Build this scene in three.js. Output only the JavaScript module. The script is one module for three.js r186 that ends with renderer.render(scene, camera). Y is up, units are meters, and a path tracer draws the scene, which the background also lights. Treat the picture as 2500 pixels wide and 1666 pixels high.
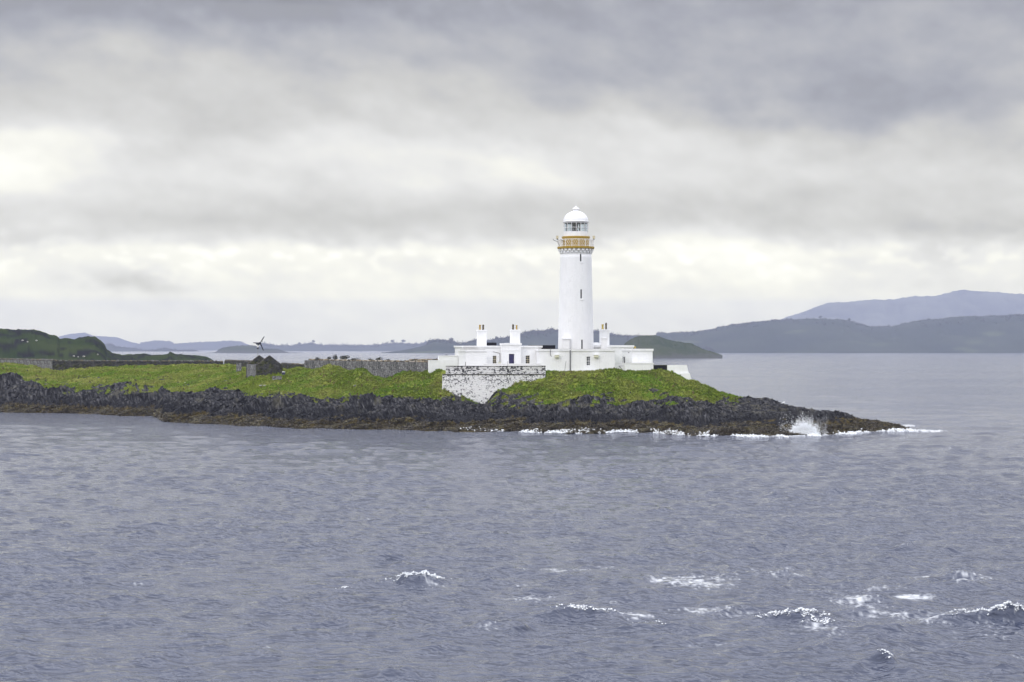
import * as THREE from 'three';
import { mergeGeometries, mergeVertices } from 'three/addons/utils/BufferGeometryUtils.js';
import { Brush, Evaluator, SUBTRACTION } from 'three-bvh-csg';
import { createNoise2D, createNoise3D } from 'simplex-noise';

// ------------------------------------------------------------------ camera, sky, sun, exposure
const scene = new THREE.Scene();
const CAM_H = 11.5, FOV = 20, F = 833 / Math.tan(Math.PI * FOV / 360), HORIZON = 850, MID = 1250;   // a ferry deck 11.5 m above the water
const camera = new THREE.PerspectiveCamera(FOV, 2500 / 1666, 1, 40000);
camera.position.set(0, CAM_H, 0);
camera.lookAt(0, CAM_H, -100);
camera.setViewOffset(2500, 1666, 0, 833 - HORIZON, 2500, 1666);
const renderer = new THREE.WebGLRenderer({ antialias: true });
renderer.toneMapping = THREE.LinearToneMapping;
renderer.toneMappingExposure = 1.4;
renderer.shadowMap.enabled = true;

const mulberry = (a) => () => { a = (a + 0x6d2b79f5) | 0; let t = Math.imul(a ^ (a >>> 15), 1 | a); t = (t + Math.imul(t ^ (t >>> 7), 61 | t)) ^ t; return ((t ^ (t >>> 14)) >>> 0) / 4294967296; };
const rnd = mulberry(7), n2 = createNoise2D(mulberry(11)), n2b = createNoise2D(mulberry(23)), n3 = createNoise3D(mulberry(31));
const { clamp, lerp, smoothstep } = THREE.MathUtils;
const fbm = (x, y, o = 4, g = 0.5) => { let s = 0, a = 1, w = 0; for (let i = 0; i < o; i++) { s += a * n2(x, y); w += a; a *= g; x = x * 2.03 + 17.1; y = y * 2.03 - 9.7; } return s / w; };
const ridged = (x, y, o = 4) => { let s = 0, a = 1, w = 0; for (let i = 0; i < o; i++) { s += a * (1 - Math.abs(n2b(x, y)) * 2); w += a; a *= 0.5; x = x * 2.1 + 5.3; y = y * 2.1 + 3.9; } return s / w; };
const table = (pts, x) => { if (x <= pts[0][0]) return pts[0][1]; for (let i = 1; i < pts.length; i++) if (x <= pts[i][0]) { const t = (x - pts[i - 1][0]) / (pts[i][0] - pts[i - 1][0]); return lerp(pts[i - 1][1], pts[i][1], t); } return pts[pts.length - 1][1]; };

const HAZE = 0.000105, AIR = [0.335, 0.36, 0.53];
// overcast sky: layered stratus, in degrees of azimuth (0 = straight ahead) and elevation
{
  const W = 4096, H = 2048, data = new Float32Array(W * H * 4), deg = 180 / Math.PI;
  const rise = [[0, 0.585], [0.6, 0.59], [1.2, 0.59], [1.8, 0.6], [2.4, 0.64], [2.8, 0.665], [3.08, 0.56], [3.3, 0.5], [3.8, 0.485], [4.4, 0.51], [5.1, 0.545], [5.8, 0.53], [6.5, 0.48], [7.7, 0.42], [9, 0.34], [10.3, 0.285], [12.5, 0.32], [15, 0.4], [17.5, 0.52], [20, 0.72], [25, 1.02], [32, 1.22], [45, 1.46], [65, 1.7], [90, 1.8]];   // above the frame: overcast, the zenith brightest
  // cloud banks and breaks: azimuth, elevation, half widths, brightness
  const banks = [[-15, 9.8, 5, 1.0, -0.05], [-6, 10.2, 4.5, 0.6, -0.05], [-9.6, 8.3, 4.2, 0.7, 0.07], [-8.2, 6.2, 2.7, 0.55, -0.08, 0.04], [-14.8, 5.0, 2.4, 0.8, 0.2], [-13.6, 5.9, 2.2, 0.6, 0.07], [-4.2, 6.1, 2.1, 0.8, 0.08, 0.12], [-0.2, 5.35, 2.4, 0.45, 0.1], [10.4, 7.1, 5.4, 1.3, -0.18, -0.03], [2.5, 6.6, 2.6, 0.45, 0.05, -0.25], [2.2, 8.0, 2.8, 0.8, -0.05], [14.5, 5.4, 3.4, 0.8, -0.07], [9, 4.6, 5, 0.7, -0.03],
    [-5.5, 3.8, 6, 0.42, -0.065], [5.5, 4.2, 4.2, 0.5, -0.05], [5.4, 3.15, 3.0, 0.38, 0.15], [12.5, 3.0, 3.4, 0.7, -0.12], [-11.3, 2.0, 1.3, 0.34, -0.2], [-9.6, 1.75, 1.5, 0.2, -0.05], [-14.4, 2.7, 1.8, 0.3, -0.05], [-13.8, 3.7, 1.4, 0.35, 0.06], [10, 9.6, 4, 0.8, 0.02], [13.5, 1.6, 3.4, 0.6, -0.05], [8.5, 2.4, 2.4, 0.4, 0.05]];
  for (let row = 0; row < H; row++) {
    const el = ((row + 0.5) / H - 0.5) * 180, sin = Math.sin(el / deg);
    for (let col = 0; col < W; col++) {
      const o = (row * W + col) * 4;
      data[o + 3] = 1;
      if (el < -0.05) { data[o] = 0.25; data[o + 1] = 0.265; data[o + 2] = 0.34; continue; }
      const round = ((col + 0.5) / W - 0.5) * 2 * Math.PI, co = Math.cos(el / deg); let az = (round + Math.PI / 2) * deg; if (az > 180) az -= 360;
      let v;
      if (el > 15) { const x = Math.cos(round) * co, z = Math.sin(round) * co, k = 3 / (sin + 0.15); v = table(rise, el) * (1 + 0.10 * n3(x * k, 0, z * k) + 0.05 * n3(x * k * 2.7, 4, z * k * 2.7)); }
      else {
        const cx = Math.cos(round) * 40, cz = Math.sin(round) * 40;
        const ls = el + 0.16 * Math.sin(az / 9) * 9, q1 = n3(cx * 0.3, ls * 0.55, cz * 0.3), q2 = n3(cx * 0.34 + 40, ls * 0.6, cz * 0.34), q3 = n3(cx * 1.1, ls * 1.9 + 9, cz * 1.1), q4 = n3(cx * 1.1 + 7, ls * 1.7, cz * 1.1 + 3), q5 = n3(cx * 3 + 7, ls * 4.5, cz * 3 + 3);
        const a = az + q1 * 0.8 + q3 * 0.35 + q5 * 0.12, e = Math.max(0, el + (q2 * (el > 3.6 ? 0.17 + 0.28 * smoothstep(el, 3.6, 5) : 0.17) + q4 * (0.09 + 0.07 * smoothstep(el, 3.6, 5)) + q5 * 0.05) * clamp(el / 1.5, 0, 1));
        v = table(rise, e);
        for (const [ba, be, sa, se, k, tilt] of banks) { const da = (a - ba) / sa, de = (e - be - (tilt ?? 0) * (a - ba)) / se, r = da * da + de * de; if (r < 9) v += k * 0.85 * Math.exp(-r); }
        const f0 = n3(cx * 0.55 + 9, ls * 0.9, cz * 0.55), f1 = n3(cx * 1.5, ls * 2.2, cz * 1.5), f2 = n3(cx * 3.4 + 3, ls * 5, cz * 3.4), f3 = n3(cx * 8 + 3, el * 13, cz * 8);
        v += f0 * 0.026 - 0.05 * smoothstep(q1 + 0.4 * q3, 0.05, 0.6) * Math.exp(-(((el - 2.8) / 0.5) ** 2)) + f1 * 0.013 + f2 * 0.009 + f3 * 0.005;
        v += 0.075 * smoothstep(f1 * 0.5 + q5 * 0.4 + q4 * 0.5, 0.1, 0.5) * Math.exp(-(((el - 2.75) / 0.55) ** 2));   // torn, sunlit cloud edges
      }
      v = clamp(v, 0.24, 1.9);
      const cool = Math.max(clamp((0.43 - v) / 0.13, 0, 1), smoothstep(el, 10, 22) * 0.75), warm = smoothstep(v, 0.55, 0.66) * (1 - cool), C = [v * (1.0 - 0.06 * cool + 0.005 * warm), v * (1 - 0.03 * cool), v * (1.0 + 0.115 * cool - 0.055 * warm)];
      const T = Math.exp(-HAZE * Math.min(12900, 345 / Math.max(sin, 1e-4)));            // clouds as they are before the haze in front of them
      for (let k = 0; k < 3; k++) data[o + k] = Math.max(0.05, (C[k] - (1 - T) * AIR[k]) / T);
    }
  }
  const t = new THREE.DataTexture(data, W, H, THREE.RGBAFormat, THREE.FloatType);
  t.mapping = THREE.EquirectangularReflectionMapping; t.magFilter = THREE.LinearFilter; t.minFilter = THREE.LinearFilter; t.needsUpdate = true;
  scene.background = t; scene.environment = t;
}
const sun = new THREE.DirectionalLight(new THREE.Color(1, 0.96, 0.9), 0.6);
sun.position.set(-170, 175, -300 + 240); sun.target.position.set(0, 5, -300);
sun.castShadow = true; sun.shadow.radius = 26; sun.shadow.mapSize.set(2048, 2048);
Object.assign(sun.shadow.camera, { left: -160, right: 160, top: 120, bottom: -120, near: 1, far: 800 });
scene.add(sun, sun.target);
scene.fog = new THREE.FogExp2(new THREE.Color(0.70, 0.75, 1.0), HAZE);

// ------------------------------------------------------------------ helpers
const at = (px, py, d) => [(px - MID) / F * d, CAM_H - (py - HORIZON) / F * d, -d];      // a sighted bearing and a distance -> metres
const hAt = (py, d) => CAM_H - (py - HORIZON) / F * d;
const taken = new Map();
const numbered = (n) => { const k = taken.get(n) ?? 0; taken.set(n, k + 1); return k ? n + '_' + String(k).padStart(3, '0') : n; };
const shadow = (m) => { m.castShadow = m.receiveShadow = true; return m; };
function thing(name, label, category, pos = [0, 0, 0], turn = 0, group) {
  const g = new THREE.Group(); g.name = numbered(name); g.position.set(...pos); g.rotation.y = turn; g.userData = { label, category }; if (group) g.userData.group = group; scene.add(g); return g;
}
function part(parent, name, geo, mat, label) {
  const m = shadow(new THREE.Mesh(Array.isArray(geo) ? merge(geo) : geo, mat)); m.name = name; if (label) m.userData.label = label; parent.add(m); return m;
}
function single(name, geo, mat, data) { const m = shadow(new THREE.Mesh(Array.isArray(geo) ? merge(geo) : geo, mat)); m.name = numbered(name); m.userData = data; scene.add(m); return m; }
function merge(list) {
  return mergeGeometries(list.map((g) => { let k = g.index ? g.toNonIndexed() : g.clone(); for (const n of Object.keys(k.attributes)) if (!['position', 'normal', 'uv'].includes(n)) k.deleteAttribute(n); if (!k.attributes.uv) k.setAttribute('uv', new THREE.BufferAttribute(new Float32Array(k.attributes.position.count * 2), 2)); if (!k.attributes.normal) k.computeVertexNormals(); return k; }));
}
function metricUV(g, s = 1) {   // uv in metres from position and dominant normal
  if (g.index) g = g.toNonIndexed();
  const p = g.attributes.position, n = g.attributes.normal, uv = new Float32Array(p.count * 2);
  for (let i = 0; i < p.count; i++) {
    const ax = Math.abs(n.getX(i)), ay = Math.abs(n.getY(i)), az = Math.abs(n.getZ(i));
    if (ay > ax && ay > az) { uv[i * 2] = p.getX(i) * s; uv[i * 2 + 1] = p.getZ(i) * s; } else if (ax > az) { uv[i * 2] = p.getZ(i) * s; uv[i * 2 + 1] = p.getY(i) * s; } else { uv[i * 2] = p.getX(i) * s; uv[i * 2 + 1] = p.getY(i) * s; }
  }
  g.setAttribute('uv', new THREE.BufferAttribute(uv, 2)); return g;
}
const box = (x0, x1, y0, y1, z0, z1) => metricUV(new THREE.BoxGeometry(x1 - x0, y1 - y0, z1 - z0).translate((x0 + x1) / 2, (y0 + y1) / 2, (z0 + z1) / 2));
const rod = (a, b, r, seg = 6) => { const A = new THREE.Vector3(...a), B = new THREE.Vector3(...b), L = A.distanceTo(B), g = new THREE.CylinderGeometry(r, r, L, seg); g.applyQuaternion(new THREE.Quaternion().setFromUnitVectors(new THREE.Vector3(0, 1, 0), B.clone().sub(A).normalize())); const m = A.add(B).multiplyScalar(0.5); return g.translate(m.x, m.y, m.z); };
const cyl = (r0, r1, y0, y1, seg = 48, open = false) => new THREE.CylinderGeometry(r1, r0, y1 - y0, seg, 1, open).translate(0, (y0 + y1) / 2, 0);
function prism(poly, z0, z1) { const s = new THREE.Shape(poly.map(([x, y]) => new THREE.Vector2(x, y))); return metricUV(new THREE.ExtrudeGeometry(s, { depth: z1 - z0, bevelEnabled: false }).translate(0, 0, z0)); }
// wall panel in the plane z0..z1 with rectangular openings
function panel(w, y0, y1, z0, z1, openings) {
  const xs = [...new Set([0, w, ...openings.flatMap((o) => [o[0], o[1]])])].sort((a, b) => a - b), out = [];
  for (let i = 0; i + 1 < xs.length; i++) {
    const a = xs[i], b = xs[i + 1], m = (a + b) / 2, cut = openings.filter((o) => o[0] < m && o[1] > m).sort((p, q) => p[2] - q[2]); let y = y0;
    for (const o of cut) { if (o[2] > y) out.push(box(a, b, y, o[2], z0, z1)); y = o[3]; }
    if (y < y1) out.push(box(a, b, y, y1, z0, z1));
  }
  return out;
}

// ------------------------------------------------------------------ textures (periodic)
function pn(seed) { const T = new Float32Array(65536), r = mulberry(seed); for (let i = 0; i < 65536; i++) T[i] = r(); return (x, y, P, Q = P) => { const x0 = Math.floor(x), y0 = Math.floor(y), fx = x - x0, fy = y - y0, u = fx * fx * (3 - 2 * fx), v = fy * fy * (3 - 2 * fy), m = (a, p) => ((a % p) + p) % p, g = (i, j) => T[(m(i, P) + m(j, Q) * 257) & 65535]; return lerp(lerp(g(x0, y0), g(x0 + 1, y0), u), lerp(g(x0, y0 + 1), g(x0 + 1, y0 + 1), u), v) * 2 - 1; }; }
const vn = pn(3), vn2 = pn(19);
const tf = (f, u, v, P, o = 4, Q = P) => { let s = 0, a = 1, w = 0; for (let i = 0; i < o; i++) { s += a * f(u * P, v * Q, P, Q); w += a; a *= 0.55; P *= 2; Q *= 2; } return s / w; };
function tex(N, fn, srgb, M = N) {
  const d = new Uint8Array(N * M * 4);
  for (let j = 0; j < M; j++) for (let i = 0; i < N; i++) { const c = fn(i / N, j / M), o = (j * N + i) * 4; const a = Array.isArray(c) ? c : [c, c, c]; for (let k = 0; k < 3; k++) d[o + k] = clamp(Math.round(a[k] * 255), 0, 255); d[o + 3] = 255; }
  const t = new THREE.DataTexture(d, N, M); t.magFilter = THREE.LinearFilter; t.minFilter = THREE.LinearMipmapLinearFilter; t.wrapS = t.wrapT = THREE.RepeatWrapping; if (srgb) t.colorSpace = THREE.SRGBColorSpace; t.needsUpdate = true; return t;
}
const sized = (t, mx, my = mx) => { const c = t.clone(); c.repeat.set(1 / mx, 1 / my); c.needsUpdate = true; return c; };
const toS = (l) => (l <= 0.0031308 ? 12.92 * l : 1.055 * Math.pow(l, 1 / 2.4) - 0.055);
// stones: cell texture, returns [edge distance, id]
function cells(P, Q, seed, jit = 0.8) {
  const r = mulberry(seed), pts = []; for (let i = 0; i < P * Q; i++) pts.push([r() * jit, r() * jit, r()]);
  return (u, v) => { const x = u * P, y = v * Q, ix = Math.floor(x), iy = Math.floor(y); let a = 9, b = 9, id = 0; for (let j = -1; j <= 1; j++) for (let i = -1; i <= 1; i++) { const p = pts[((ix + i + P) % P) + ((iy + j + Q) % Q) * P], dx = ix + i + p[0] + (1 - jit) / 2 - x, dy = iy + j + p[1] + (1 - jit) / 2 - y, d = Math.sqrt(dx * dx + dy * dy); if (d < a) { b = a; a = d; id = p[2]; } else if (d < b) b = d; } return [b - a, id]; };
}
const whiteMap = tex(512, (u, v) => { const m = tf(vn, u, v, 6, 5), s = tf(vn2, u, v, 24, 3, 3), g = tf(vn, u + 0.3, v, 60, 2); let l = 0.84 + m * 0.05 + s * 0.03 + g * 0.025; if (m + s * 0.6 + g * 0.5 > 0.62) l -= 0.1; return [toS(l * 0.995), toS(l * 0.998), toS(l)]; }, true);
const courseCells = cells(16, 24, 5, 0.35);
const whiteBump = tex(512, (u, v) => { const [e] = courseCells(u, v); return 0.5 + 0.3 * smoothstep(e, 0.0, 0.2) + 0.1 * tf(vn, u, v, 40, 3); });
const stoneA = cells(22, 30, 9), stoneB = cells(11, 18, 12);
const stoneBump = tex(512, (u, v) => { const [e, id] = stoneB(u, v); return smoothstep(e, 0.02, 0.3) * (0.6 + 0.3 * id) + 0.12 * tf(vn, u, v, 30, 3); });
const stoneDarkMap = tex(512, (u, v) => { const [e, id] = stoneB(u, v), m = tf(vn, u, v, 5, 5), g = tf(vn2, u, v, 40, 3); let l = 0.055 + 0.05 * (id - 0.4) + 0.03 * m + 0.03 * g, moss = smoothstep(tf(vn2, u + 0.2, v, 7, 4), 0.05, 0.4); l = Math.max(0.018, l); return [toS(l * lerp(1, 1.05, moss)), toS(l * lerp(0.98, 1.1, moss)), toS(l * lerp(0.97, 0.5, moss))]; }, true);
const stoneGreyMap = tex(512, (u, v) => { const [e, id] = stoneA(u, v), m = tf(vn, u, v, 30, 4, 6), g = tf(vn2, u, v, 50, 3), b = tf(vn, u + 0.4, v, 4, 3); let l = 0.2 + 0.16 * m + 0.1 * (id - 0.5) + 0.08 * g + 0.06 * b; if (g + id * 0.9 - m * 0.5 < 0.02) l *= 0.45; if (m + g > 0.7) l += 0.18; l = clamp(l, 0.04, 0.6); return [toS(l), toS(l * 0.985), toS(l * 0.99)]; }, true);
const stainMap = (thr, fine) => tex(512, (u, v) => {   // lime wash flaking off black lichened stone
  const [e, id] = stoneB(u, v), a = tf(vn, u, v, 7, 5, 9), b = tf(vn2, u, v, 26, 4), c = tf(vn, u + 0.37, v + 0.1, 70, 2), big = tf(vn2, u + 0.1, v, 3, 3);
  const k = a * (0.3 - 0.2 * fine) + b * 0.85 + c * (0.35 + 0.3 * fine) + big * 0.32 + (0.5 - smoothstep(e, 0, 0.22)) * 0.2 - thr, dark = smoothstep(k, -0.06, 0.09);
  const w = 0.74 + 0.05 * c - 0.1 * smoothstep(b, 0.2, 0.6), d = 0.035 + 0.04 * id + 0.02 * c; const l = lerp(w, d, dark); return [toS(l), toS(l * 0.99), toS(l * lerp(0.98, 1.04, dark))]; }, true);

const std = (o) => new THREE.MeshStandardMaterial({ roughness: 0.9, ...o });
const matte = (o) => new THREE.MeshPhysicalMaterial({ roughness: 0.95, specularIntensity: 0.2, ...o });
const col = (r, g, b) => new THREE.Color().setRGB(r, g, b);
const M = {
  white: std({ map: sized(whiteMap, 6.3), bumpMap: sized(whiteBump, 7.2, 8), bumpScale: 0.03, roughness: 0.75 }),
  trim: std({ map: sized(whiteMap, 5.1), color: col(1.0, 1.0, 1.0), roughness: 0.7 }),
  paint: std({ color: col(0.84, 0.84, 0.84), roughness: 0.45 }),
  ochre: std({ color: col(0.4, 0.26, 0.022), roughness: 0.6 }),
  stainTop: matte({ map: sized(stainMap(0.12, 0.0), 7, 5), bumpMap: sized(stoneBump, 7, 5), bumpScale: 0.06 }),
  stainLow: matte({ map: sized(stainMap(0.2, 0.9), 6.5, 5), bumpMap: sized(stoneBump, 6.5, 5), bumpScale: 0.07 }),
  stoneDark: matte({ map: sized(stoneDarkMap, 4.6), bumpMap: sized(stoneBump, 4.6), bumpScale: 0.12 }),
  stoneGrey: matte({ map: sized(stoneGreyMap, 5.2, 4.2), bumpMap: sized(stoneBump, 4.6), bumpScale: 0.08 }),
  blackRoof: matte({ color: col(0.012, 0.012, 0.014), roughness: 0.95 }),
  glassDark: new THREE.MeshPhysicalMaterial({ color: col(0.012, 0.014, 0.022), roughness: 0.06 }),
  cream: std({ color: col(0.62, 0.55, 0.36), roughness: 0.6 }),
  vent: std({ color: col(0.68, 0.67, 0.5), roughness: 0.6 }),
  iron: std({ color: col(0.018, 0.018, 0.022), roughness: 0.6 }),
  door: std({ color: col(0.02, 0.016, 0.085), roughness: 0.4 }),
  pane: new THREE.MeshPhysicalMaterial({ transmission: 1, thickness: 0, roughness: 0.02, color: col(0.92, 0.95, 0.97) }),
  potOrange: std({ color: col(0.4, 0.26, 0.06) }), potDark: std({ color: col(0.07, 0.05, 0.025) }), potYellow: std({ color: col(0.5, 0.38, 0.1) }),
  slab: std({ color: col(0.16, 0.15, 0.14) }),
};

// ------------------------------------------------------------------ island terrain
// columns of the shore survey: bearing, distance where turf begins, then [distance, height]
const Y = (d, y) => [d, hAt(y, d)];
const shoreD = (y) => CAM_H * F / (y - HORIZON);
const survey = [
  [-420, 384, [shoreD(1000), 0], Y(372, 960), Y(382, 930), Y(390, 912), Y(400, 895), [440, 8.0], [560, 6.5], [640, -3]],
  [-40, 382, [shoreD(1004), 0], Y(364, 962), Y(372, 932), Y(382, 911), Y(399, 891), [440, 8.0], [560, 6.5], [640, -3]],
  [20, 382, [shoreD(1006.5), 0], Y(357, 965), Y(368, 930), Y(380, 909), Y(399, 892), [440, 7.9], [560, 6.5], [640, -3]],
  [70, 372, [shoreD(1007.5), 0], Y(354, 960), Y(367, 937), Y(382, 914), Y(399, 897), [440, 7.9], [560, 6.5], [640, -3]],
  [127, 362, [shoreD(1008.5), 0], Y(352, 965), Y(360, 947), Y(375, 925), Y(390, 904), [400, 7.35], [440, 7.7], [560, 6.5], [640, -3]],
  [230, 358, [shoreD(1011), 0], Y(346, 972), Y(357, 943), Y(372, 918), Y(395, 897), [440, 7.7], [540, 6.5], [620, -3]],
  [310, 350, [shoreD(1016), 0], Y(338, 970), Y(348, 935), Y(365, 915), Y(392, 897), [440, 7.7], [520, 6.5], [600, -3]],
  [372, 350, [shoreD(1016), 0], Y(334, 996), Y(338, 978), Y(349, 943), Y(366, 917), Y(390, 897), [430, 7.7], [500, 6], [580, -3]],
  [402, 346, [shoreD(1030), 0], Y(310, 1006), Y(324, 985), Y(345, 950), Y(362, 920), Y(388, 897), [430, 7.7], [500, 6], [560, -3]],
  [450, 338, [shoreD(1033), 0], Y(303, 1005), Y(314, 985), Y(338, 957), Y(360, 918), Y(385, 896), [430, 7.8], [480, 6], [540, -3]],
  [560, 322, [shoreD(1038), 0], Y(296, 1010), Y(306, 985), Y(322, 953), Y(345, 922), Y(372, 900), [390, 7.9], [430, 6.5], [500, -3]],
  [640, 312, [shoreD(1042), 0], Y(290, 1010), Y(300, 980), Y(312, 955), Y(323, 925), Y(328, 917), Y(340, 910), [370, 7.7], [420, 6], [470, -3]],
  [740, 303, [shoreD(1046.5), 0], Y(284, 1012), Y(293, 985), Y(303, 964), Y(318, 930), Y(331, 906), [345, 7.7], [380, 7.3], [410, 5], [450, -3]],
  [805, 300, [shoreD(1047), 0], Y(282, 1014), Y(291, 988), Y(300, 966), Y(311, 937), Y(321, 895), Y(327, 897), [334, 7.2], [370, 7.2], [400, 5], [440, -3]],
  [884, 298, [shoreD(1049), 0], Y(281, 1012), Y(289, 988), Y(298, 965), Y(306, 930), Y(312, 901), Y(315, 902), [320, 6.6], [360, 7], [390, 4], [430, -3]],
  [930, 297, [shoreD(1049.7), 0], Y(280, 1012), Y(288, 985), Y(298, 958), Y(308, 942), Y(317, 931), [322, 6.2], [350, 7], [380, 4], [420, -3]],
  [1000, 296, [shoreD(1050), 0], Y(280, 1012), Y(288, 985), Y(297, 957), Y(305, 930), Y(312, 909), [322, 7.8], [350, 7.5], [375, 4], [400, -3]],
  [1046, 294, [shoreD(1051), 0], Y(280, 1012), Y(288, 985), Y(294, 960), Y(302, 930), Y(308, 906), [322, 7.8], [345, 7.5], [365, 4], [390, -3]],
  [1074, 291, [shoreD(1051.5), 0], Y(280, 1012), Y(287, 982), Y(291, 965), Y(294, 946), Y(298, 927), Y(304, 906), [330, 7.9], [345, 7.5], [360, 4], [380, -3]],
  [1108, 294, [shoreD(1052), 0], Y(280, 1014), Y(288, 982), Y(292, 967), [294.5, 4.5], [297, 7.9], [330, 7.9], [342, 7], [352, 3], [365, -3]],
  [1182, 294, [shoreD(1052.5), 0], Y(278, 1018), Y(286, 998), Y(291.5, 988), [294.5, 3.2], [297, 7.9], [330, 7.9], [340, 7], [350, 3], [360, -3]],
  [1214, 292, [shoreD(1052.7), 0], Y(278, 1018), Y(285, 988), Y(291.5, 955), [294.5, 5.2], [297, 7.9], [330, 7.9], [340, 7], [350, 3], [360, -3]],
  [1256, 288, [shoreD(1053.5), 0], Y(276, 1014), Y(283, 984), Y(288, 964), Y(293, 941), [295, 6.2], [297.5, 7.9], [330, 7.9], [340, 7], [350, 3], [360, -3]],
  [1332, 284, [shoreD(1058), 0], Y(272, 1016), Y(278, 995), Y(284, 972), Y(291, 940), Y(294.6, 925), Y(297.3, 909), [300, 7.86], [330, 7.9], [340, 7], [348, 3], [358, -3]],
  [1450, 284, [shoreD(1059), 0], Y(270, 1020), Y(277, 995), Y(284, 973), Y(290, 942), Y(295.5, 909), [299, 7.86], [330, 7.9], [338, 7], [346, 3], [356, -3]],
  [1530, 285, [shoreD(1055), 0], Y(272, 1018), Y(279, 992), Y(285, 964), Y(290, 937), Y(296, 907.5), [299, 7.86], [330, 7.9], [336, 7], [344, 3], [354, -3]],
  [1605, 284, [shoreD(1059), 0], Y(270, 1018), Y(278, 990), Y(284, 967), Y(290, 937), Y(296.5, 906), [301, 7.85], [322, 7.8], [330, 7], [340, 3], [350, -3]],
  [1640, 283, [shoreD(1062), 0], Y(266, 1022), Y(275, 992), Y(283, 969), Y(290, 940), Y(297, 912), [303, 7.4], [316, 7], [325, 6], [335, 3], [345, -3]],
  [1690, 281, [shoreD(1064.5), 0], Y(263, 1026), Y(272, 998), Y(280, 974), Y(289, 948), Y(297, 933), [304, 6.1], [314, 5], [325, 2.5], [335, -3]],
  [1785, 284, [shoreD(1067), 0], Y(260, 1032), Y(268, 1005), Y(277, 983), Y(288, 963), [298, 4.0], [308, 1.6], [318, -3]],
  [1868, 300, [shoreD(1068.5), 0], Y(257, 1036), Y(265, 1010), Y(273, 992), Y(282, 977), [290, 3.2], [299, 1.3], [309, -3]],
  [1944, 999, [shoreD(1068.5), 0], Y(256, 1040), Y(263, 1018), Y(269, 1004), Y(276, 991), [284, 2.4], [292, 0.9], [302, -3]],
  [2059, 999, [shoreD(1061.5), 0], Y(262, 1044), Y(267, 1026), Y(274, 1012), [281, 1.3], [287, 0.4], [296, -3]],
  [2135, 999, [shoreD(1055.5), 0], Y(267, 1043), Y(272, 1028), [278, 0.7], [284, 0.1], [292, -3]],
  [2182, 999, [shoreD(1055.5), 0], Y(267, 1050), Y(272, 1042), [279, 0.25], [285, -0.5], [292, -3]],
  [2212, 999, [shoreD(1055), -0.1], Y(267, 1053.5), [270, 0.12], [276, -0.4], [284, -1.5], [292, -3]],
  [2250, 999, [263, -1.6], [267, -1.0], [275, -1.5], [292, -3]],
  [3000, 999, [263, -4], [292, -4]],
].map(([px, g, ...pts]) => ({ px, g, pts: [[pts[0][0] - 26, pts[0][1] - 5], ...pts, [900, -4]] }));
function groundBase(x, d) {
  const px = MID + F * x / d; let i = 1; while (i < survey.length - 1 && survey[i].px < px) i++;
  const A = survey[i - 1], B = survey[i]; let t = clamp((px - A.px) / (B.px - A.px), 0, 1); t = t * t * (3 - 2 * t) * 0.5 + t * 0.5;
  return [lerp(table(A.pts, d), table(B.pts, d), t), lerp(A.g, B.g, t), px];
}
const terrace = (x, d) => smoothstep(d, 296, 299) * smoothstep(-x, -30, -24) * smoothstep(x, -12.5, -9.5);   // levelled ground under the buildings
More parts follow.
